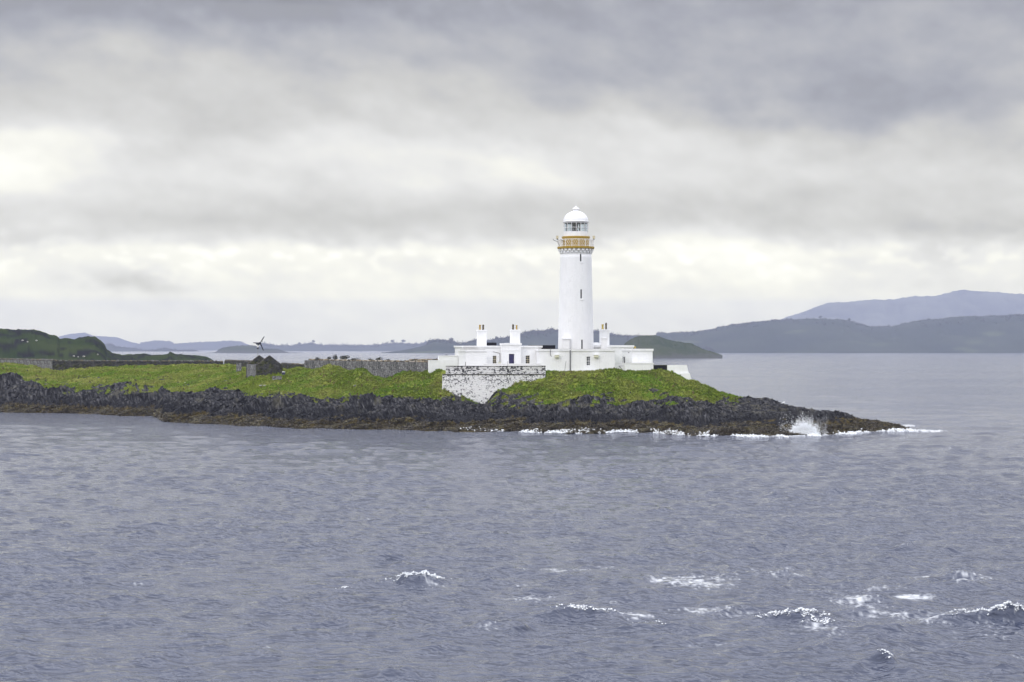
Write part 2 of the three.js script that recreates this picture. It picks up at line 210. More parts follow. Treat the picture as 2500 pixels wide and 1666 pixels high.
function ground(x, d) {
  let [h, g, px] = groundBase(x, d);
  if (px > 1690 && h > 0) h -= 0.34 * smoothstep(px, 1690, 1800) * smoothstep(h, 0.3, 1.6);
  const inner = terrace(x, d);
  const turf = px > 1900 ? 0 : clamp(smoothstep(d + 7 * fbm(x * 0.13, d * 0.09, 3) + 3.6 * fbm(x * 0.45, d * 0.36, 2) - g + (px < 1080 ? 4 : 2), -1.5, 1.5), 0, 1) * smoothstep(h, 1.8, 3.2);
  const soft = smoothstep(d + 5.5 * fbm(x * 0.13, d * 0.09, 3) - g + (px < 1080 ? 4 : 2), -7, 3);
  const knoll = ridged(x * 0.085 + 3, d * 0.11, 3);
  const bare = smoothstep(knoll + 0.35 * fbm(x * 0.6, d * 0.5, 2) - (px < 620 ? 0.6 : 0.78) - (px > 1300 ? smoothstep(d, 287, 292) : 0) - smoothstep(d - g, 6, 30) * 0.32, 0, 0.14) * (1 - inner);
  const tuftPatch = px > 1900 ? 0 : smoothstep(fbm(x * 0.4 + 3, d * 0.34, 3), 0.3, 0.42) * smoothstep(h, 2.3, 3.1) * smoothstep(d - g, -13, -7) * (1 - bare);
  const rock = Math.max(1 - Math.max(turf, tuftPatch), bare);
  // slabs of tilted schist: ribs run back from the sea, leaning
  const u = x * 0.82 - d * 0.42 + 1.5 * n2(x * 0.05, d * 0.06), w = x * 0.4 + d * 0.85;
  const wet = smoothstep(h, -1.5, 0.4);
  const u2 = -x * 0.3 + d * 0.95 + 2.5 * n2(x * 0.04, d * 0.05), w2 = x * 0.95 + d * 0.3;
  const rk = 1.35 * ridged(u2 * 0.07, w2 * 0.022 + 8, 2) + 0.6 * ridged(u2 * 0.19 + 3, w2 * 0.05, 2) + 0.2 * ridged(u * 0.5, w * 0.1, 2) + 0.12 * ridged(u * 1.5, w * 0.25, 2) + 0.13 * n2(x * 1.5, d * 1.4) + 0.1 * n2b(x * 3.1, d * 2.6) - 0.3;
  const calm = smoothstep(px, 1075, 1110) * (1 - smoothstep(px, 1320, 1350)) * smoothstep(d, 283, 290);
  const big = (1 - 0.8 * calm) * smoothstep(h, 0.2, 1.8) * lerp(1, 0.22, smoothstep(px, 1640, 1900));
  const tf_ = 0.42 * fbm(x * 0.16, d * 0.13, 3) + 0.3 * fbm(x * 0.5, d * 0.4, 3) + 0.3 * bare;
  const y = h + (rk * (0.35 + 0.65 * big) * (1 - 0.6 * calm) * (1 - 0.82 * soft) * rock * (0.4 + 0.6 * wet) + tf_ * (1 - rock)) * (1 - inner * 0.93) * (h < -2 ? 0.3 : 1) + (1 - rock) * 0.06;
  return { y, rock, h, px, inner, rk, turf };
}
{
  const cols = [], rows = [];
  for (let px = -330; px <= 2262; px += 3) cols.push(px);
  for (let d = 236; d < 345;) { rows.push(d); d += d < 330 ? 0.27 : 0.4; }
  for (let d = 345; d < 660;) { rows.push(d); d += d < 410 ? 0.5 : 5; }
  const nx = cols.length, ny = rows.length, pos = new Float32Array(nx * ny * 3), c = new Float32Array(nx * ny * 3), uv = new Float32Array(nx * ny * 2), idx = [];
  const mix = (a, b, t) => a.map((v, i) => lerp(v, b[i], t));
  for (let j = 0; j < ny; j++) for (let i = 0; i < nx; i++) {
    const d = rows[j], x = (cols[i] - MID) / F * d, k = j * nx + i, G = ground(x, d);
    pos[k * 3] = x + 0.1 * n2(x * 2.2, d * 2.2) * G.rock; pos[k * 3 + 1] = G.y; pos[k * 3 + 2] = -d;
    uv[k * 2] = x; uv[k * 2 + 1] = d;
    const a = fbm(x * 0.11, d * 0.1, 3), b = fbm(x * 0.9, d * 0.7, 3), e = n2b(x * 3.1, d * 2.4), m = fbm(x * 0.33 + 5, d * 0.22, 3);
    const e2 = n2(x * 4.4 + 7, d * 3.3), e3 = clamp(0.36 + 0.34 * b + 0.42 * e + 0.42 * e2 + 0.2 * m, 0, 1); let rockC = mix([0.006, 0.006, 0.0075], [0.13, 0.128, 0.133], e3 * e3);
    rockC = mix(rockC, [0.085, 0.078, 0.05], smoothstep(m + 0.4 * b + (G.px > 1400 ? 0.06 : -0.12), 0.15, 0.5) * 0.5 * smoothstep(G.h, 1.2, 2.6));          // lichen and dry turf in the cracks
    const black = smoothstep(2.3 + 1.0 * a + 0.6 * b - G.y, -0.3, 0.4);                              // black lichen of the splash zone
    rockC = mix(rockC, [0.008, 0.008, 0.010], black * 0.7);
    const kelp = smoothstep(1.2 + 0.65 * a + 0.5 * b + 0.5 * smoothstep(G.px, 1750, 2100) - G.y, -0.15, 0.2);
    let kelpC = mix([0.018, 0.012, 0.006], [0.085, 0.064, 0.016], clamp(0.45 + 0.7 * b + 0.5 * e + 0.3 * m, 0, 1));
    rockC = mix(rockC, kelpC, kelp);
    let grassC = mix([0.12, 0.17, 0.014], [0.18, 0.2, 0.03], clamp(0.5 + 0.8 * a + 0.4 * b, 0, 1));
    grassC = mix(grassC, [0.1, 0.075, 0.04], clamp(smoothstep(m, 0.25, 0.6) * 0.45 + smoothstep(e, 0.5, 0.9) * 0.3, 0, 0.6));
    const s = smoothstep(G.rock, 0.35, 0.65), C = mix(grassC, rockC, s);
    c.set(C, k * 3);
    if (i + 1 < nx && j + 1 < ny) idx.push(k, k + 1, k + nx, k + 1, k + nx + 1, k + nx);
  }
  const g = new THREE.BufferGeometry(); g.setAttribute('position', new THREE.BufferAttribute(pos, 3)); g.setAttribute('color', new THREE.BufferAttribute(c, 3)); g.setAttribute('uv', new THREE.BufferAttribute(uv, 2)); g.setIndex(idx); g.computeVertexNormals();
  const bump = tex(1024, (u, v) => 0.5 + 0.3 * tf(vn, u, v, 90, 3, 40) + 0.35 * tf(vn2, u + 0.2, v, 200, 2, 160)), bt = sized(bump, 30, 30);
  single('island', g, matte({ vertexColors: true, bumpMap: bt, bumpScale: 0.3 }), { kind: 'structure' });
}

// ------------------------------------------------------------------ sea
const crests = [   // bearing, sight line, half length m, height m, turn, foam
  [985, 1424, 1.2, 0.52, 0.10, 0.5], [1045, 1422, 1.0, 0.40, -0.1, 1], [1492, 1424, 1.1, 0.36, 0.2, 0.05], [1560, 1420, 0.9, 0.2, 0, 0.1], [1768, 1404, 0.9, 0.26, 0, 0.02], [1606, 1464, 1.6, 0.24, 0.1, 0], [1530, 1466, 1.1, 0.2, -0.1, 0.02],
  [1436, 1506, 1.5, 0.36, 0.16, 0.75], [1345, 1512, 1.1, 0.22, 0.1, 0.1], [1262, 1540, 0.42, 0.34, 0, 0.05], [1606, 1534, 1.6, 0.2, 0, 0.4], [1930, 1512, 1.3, 0.42, -0.12, 1], [2000, 1520, 1.3, 0.32, -0.2, 0.5], [2462, 1518, 2.2, 0.55, -0.05, 0.7], [2400, 1512, 1.5, 0.3, 0.25, 0.45],
  [2183, 1622, 0.32, 0.24, -0.1, 1], [2240, 1634, 0.7, 0.16, -0.3, 0], [914, 1648, 0.9, 0.26, 0.1, 0.15], [982, 1648, 0.8, 0.24, -0.1, 0], [843, 1440, 0.35, 0.18, 0, 0.6], [780, 1430, 1.6, 0.16, -0.1, 0.02], [2110, 1464, 0.6, 0.14, 0, 0], [1420, 1452, 0.9, 0.16, 0, 0.2], [2210, 1488, 0.7, 0.18, 0, 0.1],
  [1850, 1414, 0.8, 0.14, 0, 0], [2060, 1408, 1.2, 0.16, 0, 0], [1110, 1470, 0.5, 0.1, 0, 0], [2120, 1574, 1.1, 0.14, 0.1, 0], [1700, 1540, 1.0, 0.14, 0, 0], [1560, 1600, 1.2, 0.16, 0, 0.05], [600, 1520, 1.1, 0.12, 0, 0], [300, 1560, 1.4, 0.13, 0, 0], [1200, 1625, 1.1, 0.12, 0, 0.02], [1800, 1640, 1.3, 0.14, 0.1, 0.05], [2420, 1600, 1.2, 0.16, 0, 0.1], [2300, 1430, 1.1, 0.14, 0, 0.1], [1680, 1360, 1.0, 0.1, 0, 0], [1100, 1340, 1.2, 0.1, 0, 0],
  ...Array.from({ length: 190 }, () => { const y = 1105 + 555 * rnd(), k = (y - 850) / 800; return [-150 + rnd() * 2800, y, (0.25 + rnd() * 0.6) / Math.max(0.45, k), (0.1 + 0.12 * rnd()) / Math.max(0.5, k), (rnd() - 0.5) * 0.7, 0]; }),
].map(([px, y, L, A, t, f]) => { const d = shoreD(y); return { x: (px - MID) / F * d, d, L, A, c: Math.cos(t), s: Math.sin(t), f }; });
const foamPatches = [ // bearing, sight line, half sizes in m, strength
  [1678, 1424, 1.6, 1.9, 0.62], [1620, 1416, 1.2, 1.2, 0.45], [1760, 1432, 1.2, 2.0, 0.35], [1060, 1430, 1.3, 1.6, 0.5], [1270, 1430, 1.2, 0.9, 0.5], [1310, 1462, 1.0, 1.4, 0.5], [1210, 1464, 1.5, 1.2, 0.3], [2081, 1468, 1.5, 1.9, 0.8], [2013, 1534, 0.8, 1.0, 0.7], [2150, 1440, 2.0, 0.9, 0.5], [1990, 1432, 1.2, 0.8, 0.35],
  [1545, 1504, 0.9, 0.9, 0.6], [1690, 1490, 1.6, 1.0, 0.4], [1820, 1492, 1.5, 1.2, 0.35], [2180, 1500, 1.8, 1.0, 0.5], [2260, 1518, 1.0, 1.2, 0.55], [2340, 1495, 1.6, 1.2, 0.5], [2400, 1555, 2.2, 1.6, 0.35], [1200, 1542, 0.5, 0.6, 0.45], [2060, 1555, 1.5, 1.0, 0.3], [1950, 1535, 1.2, 1.2, 0.3], [2440, 1530, 2.0, 2.0, 0.35], [690, 1080, 4, 10, 0.28], [480, 1090, 5, 8, 0.2], [2320, 1095, 2.2, 5, 0.42], [2240, 1100, 4, 4, 0.25], [1990, 1110, 2, 4, 0.22], [1420, 1075, 6, 7, 0.26], [1350, 1085, 4, 6, 0.2],
  [830, 1318, 0.5, 1, 0.4], [150, 1352, 2.2, 1.6, 0.24], [1900, 1340, 2, 2, 0.15], [2340, 1400, 1.8, 1.8, 0.25], [1470, 1390, 1.5, 1, 0.2], [1130, 1640, 1, 1, 0.2], [1650, 1650, 1, 1, 0.25], [2260, 1580, 1.6, 1.2, 0.25],
  ...Array.from({ length: 46 }, () => [1150 + rnd() * 1400, 1385 + 250 * rnd() * rnd(), 0.5 + rnd() * 1.6, 0.3 + rnd() * 0.5, 0.24 + rnd() * 0.28]), ...Array.from({ length: 26 }, () => [-100 + rnd() * 1300, 1120 + rnd() * 520, 0.4 + rnd() * 1.2, 0.3 + rnd() * 0.4, 0.22 + rnd() * 0.2]),
].map(([px, y, rx, rd, k]) => { const d = shoreD(y); return { x: (px - MID) / F * d, d, rx, rd: rd * 1.3, k }; });
const waves = []; { const r = mulberry(77); for (let i = 0; i < 54; i++) { const L = 0.8 * Math.pow(15 / 0.8, (i + r() * 0.8) / 54), th = -1.95 + (r() + r() + r() - 1.5) * (L > 5 ? 0.7 : 1.5), k = 2 * Math.PI / L, A = 0.0092 * Math.pow(L, 0.82) * (L < 1.8 ? 0.85 : 1) * (0.55 + 0.9 * r()) * (L > 7 ? 0.3 : L > 4 ? 0.5 : 1); waves.push({ L, kx: Math.cos(th) * k, kz: Math.sin(th) * k, A, dx: Math.cos(th), dz: Math.sin(th), p: r() * 6.283 }); } }
const shoreFoam = [[640, 0.0], [1000, 0.0], [1080, 0.0], [1180, 0.1], [1300, 0.5], [1420, 0.45], [1470, 0.25], [1560, 0.55], [1640, 0.5], [1740, 0.6], [1900, 0.85], [2010, 1.2], [2220, 1.15], [2330, 0.9], [2420, 0]];
const liveWaves = (sp) => waves.map((w) => ({ ...w, A: w.A * smoothstep(w.L / sp, 0.8, 2.2) })).filter((w) => w.A > 1e-5);
const gustAt = (x, d) => 0.72 + 0.55 * fbm(x * 0.035, d * 0.025, 3) + 0.3 * smoothstep(x, 0, 25);
function seaPoint(x, d, live, nearC) {
  const z = -d, gust = gustAt(x, d); let X = x, Yv = 0, Z = z, foam = 0;
  for (const w of live) { const ph = w.kx * x + w.kz * z + w.p, A = w.A * gust, s = Math.sin(ph); Yv += A * Math.cos(ph); X -= A * s * w.dx * 0.9; Z -= A * s * w.dz * 0.9; }
  const crest = Yv;
  for (const p of nearC) {
    const ex = x - p.x + 0.35 * n2(x * 0.5, d * 0.5), ed = p.d - d, u = ex * p.c + ed * p.s, v = -ex * p.s + ed * p.c + 0.2 * n2b(x * 1.1, p.d); if (Math.abs(u) > p.L * 2.6) continue;
    const env = Math.exp(-(u * u) / (p.L * p.L)), sh = v > 0 ? Math.exp(-(v * v) / (0.25 + p.A * 0.3)) : Math.exp(-(v * v) / (1.3 * 1.3)), bumpy = 1 + 0.25 * n2(x * 1.6 + 3, d * 0.9);
    Yv += p.A * 0.62 * env * sh * bumpy; Z += p.A * env * Math.exp(-(v * v) / 0.5) * 0.3;
    if (p.f) foam += p.f * env * smoothstep(sh + 0.3 * n2(x * 2.2, d * 2), 0.62, 1.0);
  }
  return [X, Yv, Z, crest, foam, gust];
}
{
  const cols = [], ys = [];
  for (let px = -2200; px < -360; px += 46) cols.push(px);
  for (let px = -360; px <= 2860; px += 2.8) cols.push(px);
  for (let px = 2900; px < 4750; px += 46) cols.push(px);
  for (let y = 2600; y > 1810; y -= 16) ys.push(y);
  for (let y = 1810; y > 1042; y -= 1.8) ys.push(y);
  for (let y = 1042; y > 900; y -= 2.2) ys.push(y);
  for (let y = 900; y > 861; y -= 1.6) ys.push(y);
  ys.push(859.5, 858, 856.8, 855.7, 854.7, 853.9);
  const nx = cols.length, ny = ys.length, pos = new Float32Array(nx * ny * 3), c = new Float32Array(nx * ny * 3), uv = new Float32Array(nx * ny * 2), idx = new Uint32Array((nx - 1) * (ny - 1) * 6);
  const deep = [0.048, 0.057, 0.09], white = [0.68, 0.7, 0.72];
  let q = 0;
  for (let j = 0; j < ny; j++) {
    const d = shoreD(ys[j]), sp = j + 1 < ny ? shoreD(ys[j + 1]) - d : 3000, live = liveWaves(sp);
    const nearC = crests.filter((k) => Math.abs(k.d - d) < 5), nearF = foamPatches.filter((k) => Math.abs(k.d - d) < k.rd * 2.5);
    for (let i = 0; i < nx; i++) {
      const x = (cols[i] - MID) / F * d, k = j * nx + i; let [X, Yv, Z, crest, cf, gust] = seaPoint(x, d, live, nearC), foam = cf * 0.4;
      const shore = d > 225 && d < 300 && cols[i] > 900 && cols[i] < 2440, busy = foam > 0.02 || nearF.length || shore || crest > 0.15, lace = busy ? 0.55 * (1 - Math.abs(n3(x * 0.8, Yv * 1.5, d * 0.75)) * 2.2) + 0.45 * (1 - Math.abs(n3(x * 2.0 + 5, Yv * 3, d * 1.5)) * 2.2) : 0, grain = busy ? n3(x * 4.5, Yv * 6, d * 2.6) : 0;
      for (const p of nearF) { const a = (x - p.x) / p.rx, b = (d - p.d) / p.rd, r = a * a + b * b; if (r < 5) foam += p.k * Math.exp(-r); }
      let m = 0;
      if (foam > 0.02) m = smoothstep(foam * 0.85 + 0.42 * lace + 0.16 * grain, 0.5, 1.05) * Math.min(1, foam * 3) * 0.8;
      if (shore) {            // surf where the swell meets the rocks
        const [h] = groundBase(x, d + 0.6 + n2(x * 0.3, 4)), sf = table(shoreFoam, cols[i]);
        const near = smoothstep(h, -0.55, -0.03) * sf * (h > 1.5 ? 0 : 1), surge = near * (0.24 + 0.22 * n2(x * 0.35, d * 0.2) + 0.12 * lace);
        Yv += Math.max(0, surge) * 0.6;
        m = Math.max(m, smoothstep(near + 0.34 * lace + 0.3 * n2(x * 0.22, 9) + 0.2 * grain, 0.6, 1.05) * Math.min(1, near * 3) * 0.9);
        const tip = cols[i] > 2150 ? Math.exp(-(((d - 266) / 3.2) ** 2)) * smoothstep(cols[i], 2165, 2225) * (1 - smoothstep(cols[i], 2280, 2340)) + Math.exp(-(((d - 285) / 4) ** 2)) * smoothstep(cols[i], 2165, 2190) * (1 - smoothstep(cols[i], 2215, 2250)) : 0;
        m = Math.max(m, smoothstep(tip + 0.35 * lace + 0.2 * grain, 0.45, 0.8) * Math.min(1, tip * 2.5)); Yv += tip * 0.14 * (1 + lace);
      }
      const fleck = smoothstep(crest * gust + 0.05 * grain, 0.27, 0.36) * (d < 140 ? 0.6 : 0); m = Math.max(m, fleck * smoothstep(lace, 0.1, 0.6));
      pos[k * 3] = X; pos[k * 3 + 1] = Yv; pos[k * 3 + 2] = Z; uv[k * 2] = x; uv[k * 2 + 1] = d;
      for (let t = 0; t < 3; t++) c[k * 3 + t] = lerp(deep[t], white[t], m);
      if (i + 1 < nx && j + 1 < ny) { idx[q++] = k; idx[q++] = k + 1; idx[q++] = k + nx; idx[q++] = k + 1; idx[q++] = k + nx + 1; idx[q++] = k + nx; }
    }
  }
  const g = new THREE.BufferGeometry(); g.setAttribute('position', new THREE.BufferAttribute(pos, 3)); g.setAttribute('color', new THREE.BufferAttribute(c, 3)); g.setAttribute('uv', new THREE.BufferAttribute(uv, 2)); g.setIndex(new THREE.BufferAttribute(idx, 1)); g.computeVertexNormals();
  // wind ripples: periodic sum of short waves
  const N = 1024, hgt = new Float32Array(N * N), r = mulberry(5);
  for (let n = 0; n < 70; n++) { const f = 14 + Math.floor(Math.pow(r(), 1.6) * 110), th = -1.75 + (r() + r() - 1) * 1.5, a = Math.round(Math.cos(th) * f), b = Math.round(Math.sin(th) * f), p = r() * 6.283, A = Math.pow(Math.max(8, Math.hypot(a, b)), -1.15); for (let y = 0; y < N; y++) for (let x = 0; x < N; x++) hgt[y * N + x] += A * Math.sin(2 * Math.PI * (a * x + b * y) / N + p); }
  let lo = 1e9, hi = -1e9; for (const v of hgt) { lo = Math.min(lo, v); hi = Math.max(hi, v); }
  const ripple = tex(N, (u, v) => (hgt[Math.floor(v * N) * N + Math.floor(u * N)] - lo) / (hi - lo));
  const slick = tex(512, (u, v) => 0.68 + 0.3 * smoothstep(tf(vn, u, v, 5, 4, 16) + 0.25 * tf(vn2, u, v, 3, 2, 6), -0.25, 0.3));
  single('sea', g, new THREE.MeshPhysicalMaterial({ vertexColors: true, roughness: 0.15, ior: 1.33, bumpMap: sized(ripple, 17, 17), bumpScale: 0.22, roughnessMap: sized(slick, 900, 700) }), { kind: 'structure' });
}

// ------------------------------------------------------------------ far hills
function hill(name, pts, front, ridge, back, colour, rough, seed, step = 4, craggy = 0) {
  const nx = Math.ceil((pts[pts.length - 1][0] - pts[0][0]) / step), nz = 30, pos = [], c = [], idx = [];
  for (let i = 0; i <= nx; i++) {
    const px = lerp(pts[0][0], pts[pts.length - 1][0], i / nx), top = Math.max(0, hAt(table(pts, px), ridge)), ends = Math.min(1, i / 8, (nx - i) / 8);
    for (let j = 0; j <= nz; j++) {
      const v = j / nz, d = v < 0.7 ? lerp(front, ridge, v / 0.7) : lerp(ridge, back, (v - 0.7) / 0.3), t = v < 0.7 ? v / 0.7 : 1 - (v - 0.7) / 0.3;
      const x = (px - MID) / F * d, S = Math.pow(Math.sin(clamp(t, 0, 1) * Math.PI / 2), 1.15), nn = fbm(x / rough + seed, d / rough, 5), fine = ridged(x / rough * 3 + seed, d / rough * 3, 3);
      const y = top * S * (1 + nn * 0.35 * (1 - t) + fine * 0.07 * (1 - t * 0.6)) + (craggy ? craggy * ridged(x / 17 + seed, d / 40, 4) * Math.min(1, t * 2) * ends : 0) - (t === 0 ? 3 : 0);
      pos.push(x, y, -d); c.push(...colour(x, d, t, nn, fine, y, px));
      if (i < nx && j < nz) { const k = i * (nz + 1) + j, m = k + nz + 1; idx.push(k, m, k + 1, m, m + 1, k + 1); }
    }
  }
  const g = new THREE.BufferGeometry(); g.setAttribute('position', new THREE.Float32BufferAttribute(pos, 3)); g.setAttribute('color', new THREE.Float32BufferAttribute(c, 3)); g.setIndex(idx); g.computeVertexNormals();
  return single(name, g, matte({ vertexColors: true, specularIntensity: 0 }), { kind: 'structure' });
}
const mix3 = (a, b, t) => a.map((v, i) => lerp(v, b[i], clamp(t, 0, 1)));
const sc = (ox, oy, k, list) => list.map(([x, y]) => [ox + x / k, oy + y / k]);
const wood = (x, d, t, nn, fine) => mix3(mix3([0.018, 0.028, 0.02], [0.036, 0.046, 0.03], 0.5 + nn), [0.08, 0.095, 0.05], smoothstep(fbm(x / 300, d / 160, 2), 0.4, 0.6) * (t < 0.45 ? 0.8 : 0));
const moor = (x, d, t, nn, fine, y) => mix3(mix3([0.02, 0.034, 0.01], [0.042, 0.052, 0.02], 0.5 + nn), [0.07, 0.068, 0.066], (1 - smoothstep(y + fine * 4 + nn * 4, 3, 7)) * 0.7 + smoothstep(fine, 0.45, 0.75) * 0.35);
const crag = (x, d, t, nn, fine, y) => mix3(mix3([0.016, 0.028, 0.009], [0.034, 0.046, 0.016], 0.5 + 0.8 * nn), [0.012, 0.012, 0.014], smoothstep(0.7 * fine + 0.9 * fbm(x / 26, d / 40, 4), 0.3, 0.5));
const nearHill = sc(0, 780, 4.2018, [[-500, 90], [-200, 100], [0, 107], [130, 125], [230, 118], [310, 107], [420, 130], [500, 165], [580, 180], [610, 210], [690, 198], [740, 212], [830, 200], [900, 180], [970, 185], [1030, 225], [1070, 270], [1090, 320], [1150, 355], [1250, 375], [1400, 370], [1470, 362], [1560, 378], [1720, 372], [1740, 348], [1800, 368], [1950, 378], [2100, 385], [2180, 420], [2215, 450]]);
hill('hill', nearHill, 700, 860, 1000, crag, 60, 3, 1.2, 0.8);
const islet = sc(540, 780, 4.2018, [[-150, 384], [-90, 370], [-60, 345], [0, 300], [80, 284], [200, 274], [330, 272], [430, 308], [570, 310], [640, 328], [720, 352], [830, 376]]);
hill('islet', islet, 4300, 4500, 4700, moor, 120, 9, 2, 1.2);
const palerIslet = sc(0, 780, 4.2018, [[1000, 270], [1130, 265], [1180, 290], [1300, 300], [1390, 310], [1480, 330], [1580, 325], [1690, 302], [1760, 322], [1900, 342], [2080, 372]]);
hill('islet', palerIslet, 6300, 6700, 7000, wood, 150, 14, 2);
const greenIslet = [[1490, 866], [1515, 852], [1525, 842], [1540, 830], [1560, 822], [1600, 820], [1640, 833], [1690, 841], [1720, 855], [1745, 862], [1764, 868]];
hill('islet', greenIslet, 2100, 2230, 2370, moor, 90, 21, 1.5, 1.2);
const leftRidge = [...sc(0, 780, 4.2018, [[1300, 330], [1390, 282], [1450, 242], [1600, 222], [1740, 230], [1790, 256], [2000, 242], [2353, 224]]), [585, 835], [605, 842], [640, 850], [700, 858]];
hill('hill', leftRidge, 10000, 10800, 11400, wood, 260, 33, 3);
const lowShore = [...sc(540, 780, 4.2018, [[300, 300], [430, 268], [600, 284], [700, 290], [790, 275], [880, 262], [940, 255], [1000, 280], [1200, 282], [1350, 285], [1600, 277], [1760, 262], [1870, 256], [2000, 272], [2100, 250], [2200, 236], [2300, 250]]), [1110, 842], [1150, 852], [1180, 860]];
const shoreRidge = [[930, 862], [980, 856], [1020, 848], [1045, 841], ...sc(1060, 770, 7.127, [[0, 452], [200, 458], [300, 480], [400, 522], [530, 528], [640, 480], [720, 462], [910, 462], [1000, 460], [1100, 425], [1200, 415], [1300, 405], [1480, 360], [1600, 325], [1800, 300], [2000, 285], [2138, 282]]), [1385, 812], [1450, 812], [1463, 815], [1490, 820], [1520, 824], [1550, 824], [1580, 828], [1620, 834], [1680, 846], [1740, 858]];
hill('hill', lowShore, 7000, 7500, 8000, wood, 220, 47, 3);
hill('hill', shoreRidge, 4300, 4600, 5000, wood, 200, 41, 3);
const rightRidge = [[1560, 846], [1610, 815], [1640, 815], [1700, 812], [1721, 809], [1785, 795], [1850, 788], [1902, 783], [1990, 781], [2060, 783], [2126, 800], [2180, 799], [2232, 787], [2340, 776], [2420, 774], [2500, 770], [2700, 762], [2860, 775]];
hill('hill', rightRidge, 4500, 5200, 5800, wood, 300, 52, 3);
const farPeaks = [[1820, 815], [1912, 779], [1960, 763], [2020, 743], [2060, 741], [2125, 734], [2180, 733], [2230, 725], [2285, 726], [2330, 714], [2360, 710], [2412, 714], [2500, 722], [2700, 712], [2860, 730]];
hill('mountain', farPeaks, 9600, 10800, 11400, (x, d, t, nn, fine) => mix3([0.025, 0.035, 0.02], [0.12, 0.13, 0.09], 0.5 + 0.9 * nn + 0.5 * fine), 500, 63, 4);
hill('mountain', sc(0, 780, 4.2018, [[300, 260], [560, 190], [700, 155], [870, 140], [960, 172], [1200, 184], [1330, 230], [1500, 270], [1700, 310]]), 11500, 11900, 12300, wood, 600, 71, 4);
hill('skerry', [[996, 872], [1008, 869.2], [1016, 868.6], [1024, 869], [1030, 872]], 2780, 2800, 2820, () => [0.05, 0.05, 0.05], 20, 5, 1);

// leafy crown: many small faces through an uneven ellipsoid
function crownGeo(seed, n, size) {
  const r = mulberry(seed), p = [], lobes = []; for (let i = 0; i < 6; i++) lobes.push([(r() - 0.5) * 1.1, (r() - 0.35) * 0.8, (r() - 0.5) * 1.1, 0.35 + r() * 0.3]);
  for (let i = 0; i < n; i++) { const L = lobes[i % 6], th = r() * 6.283, ph = Math.acos(2 * r() - 1), R = L[3] * (0.6 + 0.5 * r()), cx = L[0] + R * Math.sin(ph) * Math.cos(th), cy = L[1] + R * Math.cos(ph), cz = L[2] + R * Math.sin(ph) * Math.sin(th); for (let k = 0; k < 3; k++) p.push(cx + (r() - 0.5) * size, cy + (r() - 0.5) * size, cz + (r() - 0.5) * size); }
  const g = new THREE.BufferGeometry(); g.setAttribute('position', new THREE.Float32BufferAttribute(p, 3)); g.computeVertexNormals(); return g;
}
const dummy = new THREE.Object3D();
function scatter(name, geo, mat, list, data) {
  const m = new THREE.InstancedMesh(geo, mat, list.length); m.name = numbered(name); m.userData = data;
  list.forEach((t, i) => { dummy.position.set(...t.p); dummy.rotation.set(...(t.r ?? [0, 0, 0])); dummy.scale.set(...(Array.isArray(t.s) ? t.s : [t.s, t.s, t.s])); dummy.updateMatrix(); m.setMatrixAt(i, dummy.matrix); if (t.c) m.setColorAt(i, col(...t.c)); });
  shadow(m); scene.add(m); return m;
}
